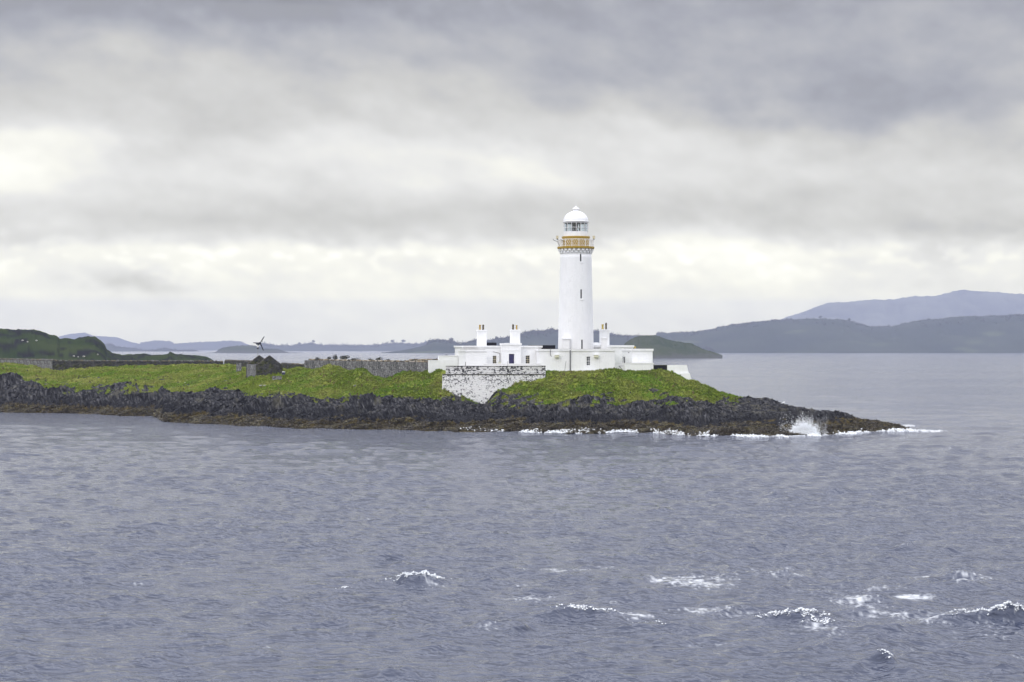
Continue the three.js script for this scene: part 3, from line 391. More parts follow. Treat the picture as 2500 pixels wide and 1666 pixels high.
{
  const crown = mergeGeometries([crownGeo(4, 150, 0.42)]), list = [], r = mulberry(99);
  const line = (pts, front, ridge, x0, x1, gap, lo, hi) => { for (let px = x0; px < x1; px += gap * (0.4 + r())) { const t = 1 - 0.45 * r() * r(), d = lerp(front, ridge, t), y = Math.max(0, hAt(table(pts, px), ridge)) * Math.pow(Math.sin(t * Math.PI / 2), 1.15), s = lo + (hi - lo) * r() * r(); list.push({ p: [(px - MID) / F * d, y - s * 0.1, -d], s: [s * (0.8 + r() * 0.6), s * (0.7 + r() * 0.5), s], r: [0, r() * 6.28, 0], c: [0.02 + r() * 0.016, 0.03 + r() * 0.018, 0.02] }); } };
  line(shoreRidge, 4300, 4600, 1045, 1740, 0.9, 3.5, 11); line(lowShore, 7000, 7500, 640, 1110, 0.9, 5.5, 17); line(rightRidge, 4500, 5200, 1600, 2860, 1.5, 3, 8); line(leftRidge, 10000, 10800, 330, 600, 1.2, 4, 9); line(palerIslet, 6300, 6700, 240, 480, 0.9, 4, 10); line(islet, 4300, 4500, 525, 690, 1.1, 1.2, 4); line(farPeaks, 9600, 10800, 1900, 2800, 6, 3, 6);
  scatter('woodland', crown, std({ roughness: 1 }), list, { kind: 'stuff', label: 'far wooded ridges of dark trees across the water', category: 'woodland' });
  const trees = [[1103, 4580, 9.5, 'rounded far tree standing clear of the wooded ridge behind the stepped white wall'], [1213, 4580, 7, 'small far tree on the ridge between the two white chimneys'], [730, 7480, 10.4, 'lone far tree on the low shore above the garden wall end'], [765, 7480, 12.8, 'broad far tree clump rising above the pale shore line'], [958, 7480, 14.4, 'tall paired far tree above the middle of the garden wall'], [985, 7480, 15.2, 'spreading far tree just beside the tall paired one'], [2003, 5190, 8, 'pointed far tree standing out on the crest of the wide lavender ridge'], [2075, 5190, 8, 'bushy far tree where the lavender ridge begins to dip']];
  for (const [px, d, h, label] of trees) {
    const pts = d < 5000 ? shoreRidge : px < 1200 ? lowShore : rightRidge, rg = d < 5000 ? 4600 : px < 1200 ? 7500 : 5200, t = thing('tree', label, 'tree', [(px - MID) / F * d, Math.max(0, hAt(table(pts, px), rg)) - 0.5, -d], r() * 6, 'skyline trees on the far shore');
    part(t, 'trunk', cyl(0.4, 0.2, 0, h * 0.9, 6), std({ color: col(0.03, 0.026, 0.02) })); part(t, 'crown', crownGeo(60 + px, 420, 0.4).scale(h * 0.62, h * 0.5, h * 0.62).translate(0, h * 0.9, 0), std({ color: col(0.028, 0.042, 0.026), roughness: 1 }));
  }
  const mp = at(1458, 812, 4590), mast = thing('radio_mast', 'thin radio mast on the wooded ridge beside the tower', 'mast', mp); part(mast, 'pole', cyl(0.35, 0.2, -2, 11, 5), M.iron); part(mast, 'aerial', box(-0.9, 0.9, 7.5, 7.9, -0.15, 0.15), M.iron);
}

// ------------------------------------------------------------------ grass, rocks, seaweed, spray
{
  const r = mulberry(13), blades = []; // one tuft: bent tapering blades
  for (let i = 0; i < 9; i++) { const a = r() * 6.283, lean = 0.15 + r() * 0.5, h = 0.6 + r() * 0.5, w = 0.07 + r() * 0.05, bx = (r() - 0.5) * 0.5, bz = (r() - 0.5) * 0.5, dx = Math.cos(a), dz = Math.sin(a), sx = -dz * w, sz = dx * w, m = [bx + dx * lean * 0.3 * h, h * 0.6, bz + dz * lean * 0.3 * h], t = [bx + dx * lean * h, h, bz + dz * lean * h]; blades.push(bx - sx, -0.1, bz - sz, bx + sx, -0.1, bz + sz, m[0] + sx * 0.8, m[1], m[2] + sz * 0.8, bx - sx, -0.1, bz - sz, m[0] + sx * 0.8, m[1], m[2] + sz * 0.8, m[0] - sx * 0.8, m[1], m[2] - sz * 0.8, m[0] - sx * 0.8, m[1], m[2] - sz * 0.8, m[0] + sx * 0.8, m[1], m[2] + sz * 0.8, ...t); }
  const tuft = new THREE.BufferGeometry(); tuft.setAttribute('position', new THREE.Float32BufferAttribute(blades, 3)); tuft.computeVertexNormals();
  const shard = new THREE.BoxGeometry(1, 1, 1, 1, 2, 1); { const p = shard.attributes.position, rr = mulberry(3), seen = {}; for (let i = 0; i < p.count; i++) { const k = [p.getX(i), p.getY(i), p.getZ(i)].join(); const o = (seen[k] ??= [rr() - 0.5, rr() - 0.5, rr() - 0.5]); p.setXYZ(i, p.getX(i) * (p.getY(i) > 0.3 ? 0.55 : 1) + o[0] * 0.4, p.getY(i) + o[1] * 0.35, p.getZ(i) * (p.getY(i) > 0.3 ? 0.6 : 1) + o[2] * 0.4); } }
  const flatShard = shard.toNonIndexed(); flatShard.computeVertexNormals();
  const grass = [], rocks = [], weed = [], flowers = [], bare = [];
  let tries = 0;
  while (tries++ < 420000) {
    const px = -200 + r() * 2420, d = 248 + Math.pow(r(), 1.1) * 165, x = (px - MID) / F * d; if (px > 1120 && d > 305 && px < 1700) continue;
    const G = ground(x, d); if (G.y < 0.02) continue;
    const onTerrace = px > 1085 && px < 1332 && d > 293.5;
    if (G.rock < 0.5) {
      if (onTerrace || (G.inner > 0.5 && d > 299.5)) continue;
      const a = fbm(x * 0.11, d * 0.1, 3), m = fbm(x * 0.33 + 5, d * 0.22, 3), b = fbm(x * 0.05 + 9, d * 0.06, 2), lush = smoothstep(n2(x * 0.09 + 4, d * 0.09), 0.25, 0.6), s = (0.2 + 0.22 * r() * r() + 0.14 * Math.max(0, m)) * (G.inner > 0.3 ? 0.6 : 1);
      const dry = smoothstep(-x, 15, 55), cc0 = mix3(mix3([0.125, 0.175, 0.02], [0.18, 0.235, 0.03], dry), mix3([0.23, 0.25, 0.055], [0.31, 0.325, 0.085], dry), 0.42 + 0.8 * a + 0.7 * b + (r() - 0.5) * 0.12); let cc = mix3(cc0, [0.13, 0.25, 0.018], lush * 0.6); if (r() < 0.025 + 0.2 * smoothstep(m, 0.2, 0.6)) cc = mix3([0.17, 0.13, 0.06], [0.12, 0.08, 0.05], r()); if (r() < 0.04) cc = mix3(cc, [0.09, 0.13, 0.02], 0.5);
      if (grass.length < 120000) grass.push({ p: [x, G.y, -d], r: [(r() - 0.5) * 0.3, r() * 6.28, (r() - 0.5) * 0.3], s: [s * 1.25, s, s * 1.25], c: cc });
      if (r() < 0.00018) flowers.push({ p: [x, G.y + s * 0.9, -d], s: 0.05 + r() * 0.03, r: [r(), r(), r()] });
    } else if (G.y > 1.15 + 0.6 * fbm(x * 0.11, d * 0.1, 3) + 0.4 * (r() - 0.5)) {
      if (r() < 0.93) continue;
      const s = 0.16 + 0.6 * r() * r() * r() + 0.12 * r(), tone = 0.014 + 0.045 * r() * r(), up = G.y > 2 + r();
      if (onTerrace) continue;
      rocks.push({ p: [x, G.y - s * 0.1, -d], r: [0.35 + (r() - 0.5) * 0.5, -0.45 + (r() - 0.5) * 0.7, -0.55 + (r() - 0.5) * 0.6], s: [s * (0.25 + r() * 0.3), s * (0.5 + r() * 0.6), s * (1.0 + r() * 1.4)], c: up ? [tone, tone * 0.98, tone * 1.06] : [tone * 0.5, tone * 0.5, tone * 0.56] });
    } else if (r() < 0.5) {
      const s = 0.18 + 0.35 * r(), k = r(); weed.push({ p: [x, G.y, -d], r: [0, r() * 6.28, 0], s: [s * 1.6, s * 0.6, s * 1.2], c: mix3(mix3([0.016, 0.011, 0.006], [0.07, 0.05, 0.014], k), [0.13, 0.11, 0.035], r() < 0.2 ? 0.8 : 0) });
    }
  }
  scatter('grass', tuft, matte({ specularIntensity: 0.05, side: THREE.DoubleSide }), grass, { kind: 'stuff', label: 'rough green turf covering the top of the island', category: 'grass' });
  scatter('shore_rock', flatShard, matte({}), rocks, { kind: 'stuff', label: 'jagged dark schist slabs along the island shore', category: 'rock' });
  scatter('seaweed', crownGeo(8, 90, 0.5), std({ roughness: 0.55 }), weed, { kind: 'stuff', label: 'brown and olive seaweed along the waterline rocks', category: 'seaweed' });
  scatter('wildflower', new THREE.IcosahedronGeometry(1, 0), std({ color: col(0.75, 0.72, 0.6) }), flowers, { kind: 'stuff', label: 'tiny pale wildflowers scattered in the turf', category: 'wildflower' });
  // spray where a swell breaks on the rocks, and broken surf along the shore
  const drops = [], sx = (px, d) => (px - MID) / F * d;
  for (let i = 0; i < 17000; i++) { const x0 = (r() + r() - 1) * 2.0 - 0.1, th = (r() + r() + r() - 1.5) * 0.55 + x0 * 0.2, reach = (1.5 + 1.1 * n2(th * 3.2 + 4, x0 * 0.9) + 0.5 * n2(th * 9, x0 * 3)) * Math.exp(-((x0 / 2.1) ** 2)) * (0.75 + 0.35 * Math.cos((x0 - 0.4) * 1.4)), q = Math.max(0.15, reach) * Math.pow(r(), 1.5) * 1.12; drops.push({ p: [sx(1960, 252.6) + x0 + Math.sin(th) * q, 0.03 + Math.cos(th) * q + r() * 0.1, -252.4 - (r() - 0.5) * 1.5 - q * 0.25], s: (0.015 + 0.055 * r() * r()) * (1.4 - 0.35 * Math.min(2, q)), r: [r(), r(), r()] }); }
  for (let i = 0; i < 900; i++) { const a = (r() - 0.5) * 6.4; drops.push({ p: [sx(1962, 253) + a, 0.4 + r() * r() * 2.9, -252.6 - (r() - 0.5) * 2.2], s: 0.014 + 0.022 * r(), r: [r(), r(), 0] }); }
  const caps = [];
  for (const p of crests) if (p.f > 0.03) { const live = liveWaves(1.8 * p.d * p.d / (CAM_H * F)), near = crests.filter((k) => Math.abs(k.d - p.d) < 7), n = Math.round(1500 * p.f * p.L * Math.min(1, p.A * 2.4)); for (let i = 0; i < n; i++) { const x = p.x + (r() + r() - 1) * p.L * 1.7, d = p.d + (r() - 0.5) * 2.4 - (x - p.x) * p.s, q = seaPoint(x, d, live, near); if (q[4] + 0.3 * n2(x * 1.7, d * 1.7) + 0.25 * (r() - 0.5) < 0.5) continue; const k = r(); caps.push({ p: [q[0], q[1] + 0.02 + 0.1 * r() * r() * p.A * 2, q[2]], s: [0.012 + 0.045 * k * k, 0.008 + 0.014 * r(), 0.012 + 0.04 * k * k], r: [r() * 0.5, r() * 6, r() * 0.5] }); } }
  scatter('whitecap', new THREE.IcosahedronGeometry(1, 0), std({ color: col(0.72, 0.74, 0.76), roughness: 0.7 }), caps, { kind: 'stuff', label: 'white foam tumbling off the breaking wave crests', category: 'foam' });
  scatter('sea_spray', new THREE.IcosahedronGeometry(1, 0), std({ color: col(0.86, 0.88, 0.9), roughness: 0.5 }), drops, { kind: 'stuff', label: 'white burst of spray where a wave hits the rocks', category: 'spray' });
  const surf = [];
  for (let i = 0; i < 13000; i++) { const px = 1060 + r() * 1170, sf = table(shoreFoam, px); if (r() > sf * 0.7) continue; const x0 = sx(px, 260), y = [[640, 1046], [930, 1049.7], [1182, 1052.5], [1332, 1058], [1450, 1059], [1530, 1055], [1605, 1059], [1690, 1064.5], [1868, 1068.5], [1944, 1068.5], [2059, 1061.5], [2135, 1055.5], [2215, 1055]], d = shoreD(table(y, px)) - 0.4 + (r() - 0.65) * 2.4, x = sx(px, d), G = ground(x, d); if (G.y > 0.5 || G.y < -0.9) continue; if (n2(x * 0.22, 9) + 0.6 * n2b(x * 0.9, d) < 0.05) continue; surf.push({ p: [x, Math.max(0.05, G.y + 0.05) + r() * r() * 0.35, -d], s: [0.05 + 0.16 * r() * r(), 0.03 + 0.06 * r(), 0.05 + 0.13 * r()], r: [0, r() * 6, 0] }); }
  scatter('surf', new THREE.IcosahedronGeometry(1, 0), std({ color: col(0.82, 0.84, 0.86), roughness: 0.7 }), surf, { kind: 'stuff', label: 'broken white surf along the foot of the rocks', category: 'surf' });
}

// ------------------------------------------------------------------ lighthouse tower
{
  const D = 307, S = F / D, bx = (1406 - MID) / S, g0 = 7.8, hy = (y) => CAM_H + (HORIZON - y) / S - g0;
  const T = thing('lighthouse_tower', 'tall white round lighthouse tower with ochre gallery and white dome', 'lighthouse', [bx, g0, -D]);
  const rAt = (y) => table([[0, 2.92], [hy(853), 2.83], [hy(730), 2.66], [hy(619), 2.47]], y);
  const prof = []; for (let i = 0; i <= 24; i++) { const y = hy(619) * i / 24; prof.push(new THREE.Vector2(rAt(y), y)); }
  const lathe = new THREE.LatheGeometry([new THREE.Vector2(0.001, 0), ...prof, new THREE.Vector2(0.001, hy(619))], 72);
  const uv = lathe.attributes.uv, lp = lathe.attributes.position; for (let i = 0; i < uv.count; i++) uv.setXY(i, uv.getX(i) * 17, lp.getY(i));
  const slits = [[1416.5, 622, 640], [1417.5, 708, 730], [1419.5, 830, 852]], ev = new Evaluator(); ev.useGroups = false; ev.attributes = ['position', 'normal', 'uv'];
  let shaft = new Brush(lathe); shaft.updateMatrixWorld();
  for (const [px, y0, y1] of slits) { const b = new Brush(new THREE.BoxGeometry(0.22, hy(y0) - hy(y1), 1.4)); b.position.set((px - 1406) / S, (hy(y0) + hy(y1)) / 2, rAt(hy(y1))); b.updateMatrixWorld(); shaft = ev.evaluate(shaft, b, SUBTRACTION); shaft.updateMatrixWorld(); }
  part(T, 'shaft', shaft.geometry, M.white);
  for (const [px, y0, y1] of slits) { const x = (px - 1406) / S, z = Math.sqrt(rAt(hy(y1)) ** 2 - x * x); const w = part(T, 'slit_window', box(x - 0.108, x + 0.108, hy(y1) + 0.005, hy(y0) - 0.005, z - 0.62, z - 0.56), M.iron); part(w, 'glazing_bar', box(x - 0.106, x + 0.106, (hy(y0) + hy(y1)) / 2 - 0.02, (hy(y0) + hy(y1)) / 2 + 0.02, z - 0.557, z - 0.53), M.iron); part(T, 'sill', box(x - 0.3, x + 0.3, hy(y1) - 0.26, hy(y1) - 0.12, z - 0.12, z + 0.07), M.trim); }
  // porch at its foot, standing on the low roof
  const pz = 3.25; part(T, 'porch', box((1373 - 1406) / S, (1389 - 1406) / S, 3.2, hy(829), 1.2, pz), M.white); part(T, 'porch_cap', box((1371.5 - 1406) / S, (1390.5 - 1406) / S, hy(829), hy(826.5), 1.1, pz + 0.1), M.trim);
  // corbelled cornice
  const ring = (r0, r1, y0, y1) => cyl(r0, r1, y0, y1, 72);
  part(T, 'cornice_ring', [ring(2.50, 2.54, hy(620), hy(618.2)), ring(2.66, 2.7, hy(614.6), hy(613.2))], M.trim); part(T, 'cornice_core', [ring(2.44, 2.5, hy(618.4), hy(608))], M.trim);
  const low = box(-0.17, 0.17, 0, (618.2 - 614.6) / S - 0.01, -0.32, 0.12), upb = box(-0.19, 0.19, 0, (613.2 - 608.4) / S - 0.005, -0.4, 0.1);
  for (let i = 0; i < 24; i++) for (const [geo, y, r, off] of [[low, hy(618.2), 2.54, 0], [upb, hy(613.2), 2.7, 0.5]]) { const a = (i + off) / 24 * 2 * Math.PI, m = part(T, 'corbel', geo, M.trim); m.position.set(Math.sin(a) * r, y, Math.cos(a) * r); m.rotation.y = a; }
  part(T, 'gallery_deck', [cyl(2.88, 2.95, hy(608.4), hy(606), 72), cyl(2.95, 2.95, hy(606), hy(603.4), 72)], M.ochre);
  // railing with lattice panels
  const rr = 2.82, yb = hy(603.4), yt = hy(586), nb = 16; const ringTube = (r, y, t) => new THREE.TorusGeometry(r, t, 6, 80).rotateX(Math.PI / 2).translate(0, y, 0);
  const rail = part(T, 'railing', [ringTube(rr, yt, 0.045), ringTube(rr, yb + 0.12, 0.03)], M.paint);
  const post = rod([0, yb, 0], [0, yt + 0.06, 0], 0.045, 6);
  for (let i = 0; i < nb; i++) { const a = (i + 0.35) / nb * 6.28319, m = part(rail, 'post', post, M.paint); m.position.set(Math.sin(a) * rr, 0, Math.cos(a) * rr); }
  for (let i = 0; i < nb; i++) { const bars = [], n = 3, P = (t, y) => { const a = (i + 0.35 + t) / nb * 6.28319; return [Math.sin(a) * rr, y, Math.cos(a) * rr]; }; const h0 = yb + 0.12, h1 = yt, k = 0.55; const line = (t0, t1, ya, yc) => bars.push(rod(P(t0, ya), P(t1, yc), 0.016, 4)); for (let j = -3; j < n; j++) { for (const s of [1, -1]) { let t0 = j / n * 1.0, t1 = t0 + k, ya = h0, yc = h1; if (t0 < 0) { ya = lerp(h0, h1, -t0 / k); t0 = 0; } if (t1 > 1) { yc = lerp(h0, h1, (1 - (j / n)) / k); t1 = 1; } if (t1 <= t0 + 0.02) continue; s > 0 ? line(t0, t1, ya, yc) : line(1 - t0, 1 - t1, ya, yc); } } part(rail, 'lattice_panel', bars, M.paint); }
  // ochre watch room, lantern
  part(T, 'watch_room', cyl(2.1, 2.1, hy(603.4), hy(585), 64), M.ochre); part(T, 'watch_room_cornice', [cyl(2.16, 2.2, hy(585), hy(581), 64), cyl(2.24, 2.24, hy(581), hy(578), 64)], M.ochre);
  const L = part(T, 'lantern_base', cyl(1.93, 1.93, hy(578), hy(566), 16), M.paint); for (let i = 0; i < 16; i++) { const a = i / 16 * 6.28319; part(L, 'seam', rod([Math.sin(a) * 1.93, hy(578), Math.cos(a) * 1.93], [Math.sin(a) * 1.93, hy(566), Math.cos(a) * 1.93], 0.022, 5), M.paint); }
  const mull = rod([0, hy(566), 0], [0, hy(543.5), 0], 0.04, 6), gl = hy(566), gh = hy(545); const chord = 2 * 1.93 * Math.sin(Math.PI / 16), paneG = new THREE.BoxGeometry(chord - 0.08, gh - gl - 0.02, 0.012).translate(0, (gl + gh) / 2, 1.93 * Math.cos(Math.PI / 16));
  for (let i = 0; i < 16; i++) { const a = i / 16 * 6.28319, m = part(T, 'mullion', mull, M.paint); m.position.set(Math.sin(a) * 1.93, 0, Math.cos(a) * 1.93); const p = part(T, 'pane', paneG, M.pane); p.rotation.y = a + Math.PI / 16; }
  part(T, 'glazing_ring', [(() => { const g = new THREE.TorusGeometry(1.93, 0.03, 5, 16); return g.rotateX(Math.PI / 2).rotateY(0).translate(0, lerp(gl, gh, 0.45), 0); })()], M.paint); part(T, 'lantern_head', new THREE.CylinderGeometry(1.95, 1.95, hy(543) - hy(545), 32, 1, true).translate(0, (hy(543) + hy(545)) / 2, 0), M.paint);
  // inside the lantern: inner frame and the optic
  part(T, 'lantern_floor', cyl(1.75, 1.75, gl - 0.1, gl - 0.02, 24), M.iron); part(T, 'lantern_ceiling', cyl(1.86, 1.86, hy(546.4), hy(545.2), 24), M.iron);
  for (let i = 0; i < 8; i++) { const a = (i + 0.4) / 8 * 6.28319; part(T, 'inner_upright', box(Math.sin(a) * 1.55 - 0.05, Math.sin(a) * 1.55 + 0.05, gl - 0.02, gh - 0.1, Math.cos(a) * 1.55 - 0.05, Math.cos(a) * 1.55 + 0.05), M.iron); }
  const optic = part(T, 'optic', new THREE.LatheGeometry([[0.001, gl], [0.45, gl], [0.4, gl + 0.2], [0.28, gl + 0.45], [0.44, gl + 0.62], [0.44, gl + 1.1], [0.2, gl + 1.3], [0.001, gl + 1.3]].map(([a, b]) => new THREE.Vector2(a, b)), 20).translate(-0.1, 0, 0), M.iron); 
  // dome
  const dome = [[1.9, hy(543)], [2.05, hy(543)], [2.05, hy(541.4)], [1.99, hy(541)]]; for (let i = 1; i <= 18; i++) { const a = i / 18 * 1.32; dome.push([1.98 * Math.cos(a), hy(541) + Math.sin(a) * (hy(516) - hy(541)) / Math.sin(1.32)]); } part(T, 'dome', new THREE.LatheGeometry([...dome, [0.001, hy(515.6)]].map(([a, b]) => new THREE.Vector2(a, b)), 64), M.paint);
  part(T, 'vent', new THREE.LatheGeometry([[0.48, hy(516.5)], [0.44, hy(512)], [0.56, hy(511.4)], [0.62, hy(510)], [0.5, hy(508.4)], [0.2, hy(507)], [0.16, hy(506.2)], [0.22, hy(505)], [0.2, hy(504)], [0.001, hy(503)]].map(([a, b]) => new THREE.Vector2(a, b)), 32), M.paint); part(T, 'finial', rod([0, hy(503.5), 0], [0.05, hy(495), 0], 0.025, 6), M.paint);
  // floodlights and outrigger arms on the gallery
  for (const [px, z, arm] of [[1360.5, 0.6, -1], [1449.5, 0.4, 1]]) { const x = (px - 1406) / S, l = part(T, 'lamp', [box(x - 0.17, x + 0.17, hy(583.5), hy(577.5), z - 0.17, z + 0.17), box(x - 0.21, x + 0.21, hy(577.5), hy(576.6), z - 0.21, z + 0.21)], M.cream); part(l, 'lamp_base', box(x - 0.12, x + 0.12, hy(585.6), hy(583.5), z - 0.12, z + 0.12), M.iron); part(l, 'bracket', [rod([x, hy(585.6), z], [Math.sign(x) * 2.72, hy(592), z + 0.1], 0.05), rod([x - arm * 0.1, hy(585.6), z], [x + arm * 0.5, hy(586.5), z + 0.2], 0.03), rod([x + arm * 0.42, hy(586.8), z + 0.2], [x + arm * 0.5, hy(583), z + 0.2], 0.035)], M.paint); }
  part(T, 'outrigger', [rod([(1349.5 - 1406) / S, hy(584.5), 1.2], [(1352 - 1406) / S, hy(588), 1.2], 0.04), rod([(1352 - 1406) / S, hy(588), 1.2], [(1364 - 1406) / S, hy(592.5), 1.4], 0.04), rod([(1368 - 1406) / S, hy(586), 1.6], [(1376 - 1406) / S, hy(592), 2.1], 0.04), rod([(1361 - 1406) / S, hy(593), 1.3], [(1366 - 1406) / S, hy(602), 1.6], 0.03)], M.iron, 'dark rods hung off the gallery rail');
}

// ------------------------------------------------------------------ white buildings
const PHI = 14 * Math.PI / 180;
// along(px): distance along a facade that starts at bearing px0, distance d0, turned by phi
const facade = (px0, d0, phi) => { const x0 = (px0 - MID) / F * d0, c = Math.cos(phi), s = Math.sin(phi); return { x0, d0, phi, along: (px, out = 0) => { const t = (px - MID) / F; return (t * (d0 - out * c) - x0 - out * s) / (c - t * s); }, h: (py, u, out = 0) => hAt(py, d0 + u * s - out * c) }; };
function sash(parent, x0, x1, y0, y1, z, cols, rows, barMat, name = 'window') {
  const w = part(parent, name, [box(x0, x0 + 0.045, y0, y1, z, z + 0.06), box(x1 - 0.045, x1, y0, y1, z, z + 0.06), box(x0 + 0.045, x1 - 0.045, y0, y0 + 0.05, z, z + 0.06), box(x0 + 0.045, x1 - 0.045, y1 - 0.05, y1, z, z + 0.06)], barMat), bars = [];
  const gx = (i) => lerp(x0, x1, i / cols), gy = (j) => lerp(y0, y1, j / rows);
  for (let i = 1; i < cols; i++) bars.push(box(gx(i) - 0.022, gx(i) + 0.022, y0 + 0.05, y1 - 0.05, z + 0.01, z + 0.045));
  for (let j = 1; j < rows; j++) { const k = j * 2 === rows ? 0.04 : 0.02; bars.push(box(x0 + 0.045, x1 - 0.045, gy(j) - k, gy(j) + k, z + 0.012, z + 0.05)); }
  part(w, 'glazing_bars', bars, barMat);
  for (let i = 0; i < cols; i++) for (let j = 0; j < rows; j++) part(w, 'pane', box(gx(i) + 0.02, gx(i + 1) - 0.02, gy(j) + 0.02, gy(j + 1) - 0.02, z - 0.02, z + 0.003), M.glassDark);
  return w;
}
function chimney(parent, x0, x1, y0, y1, z0, z1, pots) {
  const c = part(parent, 'chimney', [box(x0, x1, y0, y1, z0, z1)], M.white); part(c, 'chimney_cap', [box(x0 - 0.08, x1 + 0.08, y1, y1 + 0.16, z0 - 0.08, z1 + 0.08), box(x0 - 0.02, x1 + 0.02, y1 + 0.16, y1 + 0.22, z0 - 0.02, z1 + 0.02)], M.trim);
  for (const [x, h, r, mat] of pots) part(c, 'chimney_pot', new THREE.LatheGeometry([[r * 1.15, 0], [r * 1.15, h * 0.12], [r, h * 0.2], [r * 0.92, h * 0.75], [r * 1.18, h * 0.8], [r * 1.18, h * 0.9], [r * 0.95, h], [r * 0.7, h], [r * 0.7, h * 0.6]].map(([a, b]) => new THREE.Vector2(a, b)), 14).translate(x, y1 + 0.22, (z0 + z1) / 2), mat);
  return c;
}
const cornice = (x0, x1, z0, z1, y0, y1, out) => [box(x0 - out, x1 + out, lerp(y0, y1, 0.25), y1, z0 - out, z1 + out), box(x0 - out * 0.5, x1 + out * 0.5, y0, lerp(y0, y1, 0.25), z0 - out * 0.5, z1 + out * 0.5)];
const G0 = 7.75;
{ // keepers' house
  const f = facade(1131, 304, PHI), w = f.along(1322), H = (py, u = 0, o = 0) => f.h(py, u, o) - G0, dep = 6.2, top = H(844.4), cb = H(850);
  const h = thing('keepers_house', 'low white keepers house with blue door and two tall white chimneys', 'house', [f.x0, G0, -f.d0], PHI);
  const win = [[1203, 1212.3, 869, 888.5], [1283.5, 1293.5, 868.5, 888.5]].map(([a, b, y0, y1]) => { const u0 = f.along(a), u1 = f.along(b); return [u0, u1, H(y1, u0), H(y0, u0)]; });
  part(h, 'wall', [...panel(w, 0, cb, -0.35, 0, win), box(0, w, 0, cb, -dep, -0.35)], M.white);
  part(h, 'cornice', cornice(0, w, -dep, 0, cb, top, 0.16), M.trim);
  for (const o of win) { sash(h, o[0] + 0.01, o[1] - 0.01, o[2] + 0.01, o[3] - 0.01, -0.3, 2, 4, M.cream); part(h, 'sill', box(o[0] - 0.06, o[1] + 0.06, o[2] - 0.1, o[2] - 0.003, -0.2, 0.07), M.trim); }
  part(h, 'roof', [box(f.along(1186), f.along(1221), top, H(837.5), -dep + 0.4, -2.4), box(f.along(1200), f.along(1221), H(837.5), H(836.6), -dep + 0.6, -2.6), box(f.along(1325) - 0.2, f.along(1372), top - 0.6, H(843.5) + 0.02, -dep - 2.4, -dep + 2.2)], M.blackRoof);
  // porch with the blue door
  const o = 1.1, p0 = f.along(1226, o), p1 = f.along(1272, o), d0 = f.along(1242.5, o), d1 = f.along(1255.8, o), dt = H(864.5, d0, o), db = H(890, d0, o), pt = H(844, p0, o), porch = part(h, 'porch', [...panel(p1 - p0, 0, pt, o - 0.35, o, [[d0 - p0, d1 - p0, db, dt]]).map((g) => g.translate(p0, 0, 0)), box(p0, p1, 0, pt, 0.005, o - 0.35)], M.white);
  part(porch, 'cornice', [...cornice(p0, p1, 0.02, o, pt, H(838.6, p0, o), 0.12), box(p0 - 0.05, p1 + 0.05, H(856.6, p0, o), H(855.2, p0, o), 0.02, o + 0.05)], M.trim);
  const dr = part(h, 'door', box(d0 + 0.01, d1 - 0.01, db + 0.01, dt - 0.01, o - 0.28, o - 0.22), M.door, 'dark blue panelled door'); for (const [a, b] of [[0.08, 0.45], [0.5, 0.92]]) for (const [c0, c1] of [[0.12, 0.46], [0.54, 0.88]]) part(dr, 'door_panel', box(lerp(d0, d1, c0), lerp(d0, d1, c1), lerp(db, dt, a), lerp(db, dt, b), o - 0.222, o - 0.205), M.door);
  part(dr, 'door_handle', new THREE.SphereGeometry(0.035, 8, 6).translate(d1 - 0.12, lerp(db, dt, 0.45), o - 0.18), M.cream);
  // chimneys
  const c0 = f.along(1167.2, -1.6), c1 = f.along(1188, -1.6); chimney(h, c0, c1, top - 0.02, H(809, c0, -1.6), -2.6, -1.6, [[lerp(c0, c1, 0.3), 0.8, 0.14, M.potOrange], [lerp(c0, c1, 0.68), 0.82, 0.14, M.potDark]]);
  const e0 = f.along(1248.7, -1), e1 = f.along(1270, -1); part(h, 'chimney_base', box(f.along(1236, -0.8), f.along(1271, -0.8), top, H(838, e0, -1), -2.4, -0.4), M.white); chimney(h, e0, e1, H(838, e0, -1) - 0.02, H(808.5, e0, -1), -2, -1, [[lerp(e0, e1, 0.27), 0.84, 0.15, M.potDark], [lerp(e0, e1, 0.68), 0.72, 0.13, M.potOrange]]);
  part(h, 'downpipe', [rod([p1 + 0.12, H(888, p1), 0.06], [p1 + 0.12, H(858, p1), 0.06], 0.035), rod([p0 - 0.12, H(888, p0), 0.06], [p0 - 0.12, H(863, p0), 0.06], 0.035), rod([p0 - 0.12, H(863, p0), 0.06], [f.along(1203), H(859, 4), 0.06], 0.03)], M.slab);
  part(h, 'meter_box', box(p0 - 0.35, p0 - 0.02, H(888, p0), H(884.5, p0), 0.005, 0.14), M.vent);
}
{ // lower annex in front of the house
  const f = facade(1138, 299, PHI), w = f.along(1188), H = (py, u = 0) => f.h(py, u) - G0, dep = 5.4, top = H(854), cb = H(860);
  const h = thing('annex', 'plain white flat-roofed annex projecting from the keepers house, without windows', 'annex', [f.x0, G0, -f.d0], PHI);
  part(h, 'wall', box(0, w, 0, cb, -dep, 0), M.white); part(h, 'cornice', cornice(0, w, -dep, 0, cb, top, 0.12), M.trim); part(h, 'roof', box(0.2, w - 0.2, top, top + 0.03, -dep + 0.2, -0.2), M.slab);
  part(h, 'downpipe', rod([-0.06, H(893), -0.25], [-0.06, H(884), -0.25], 0.04), M.slab);
}
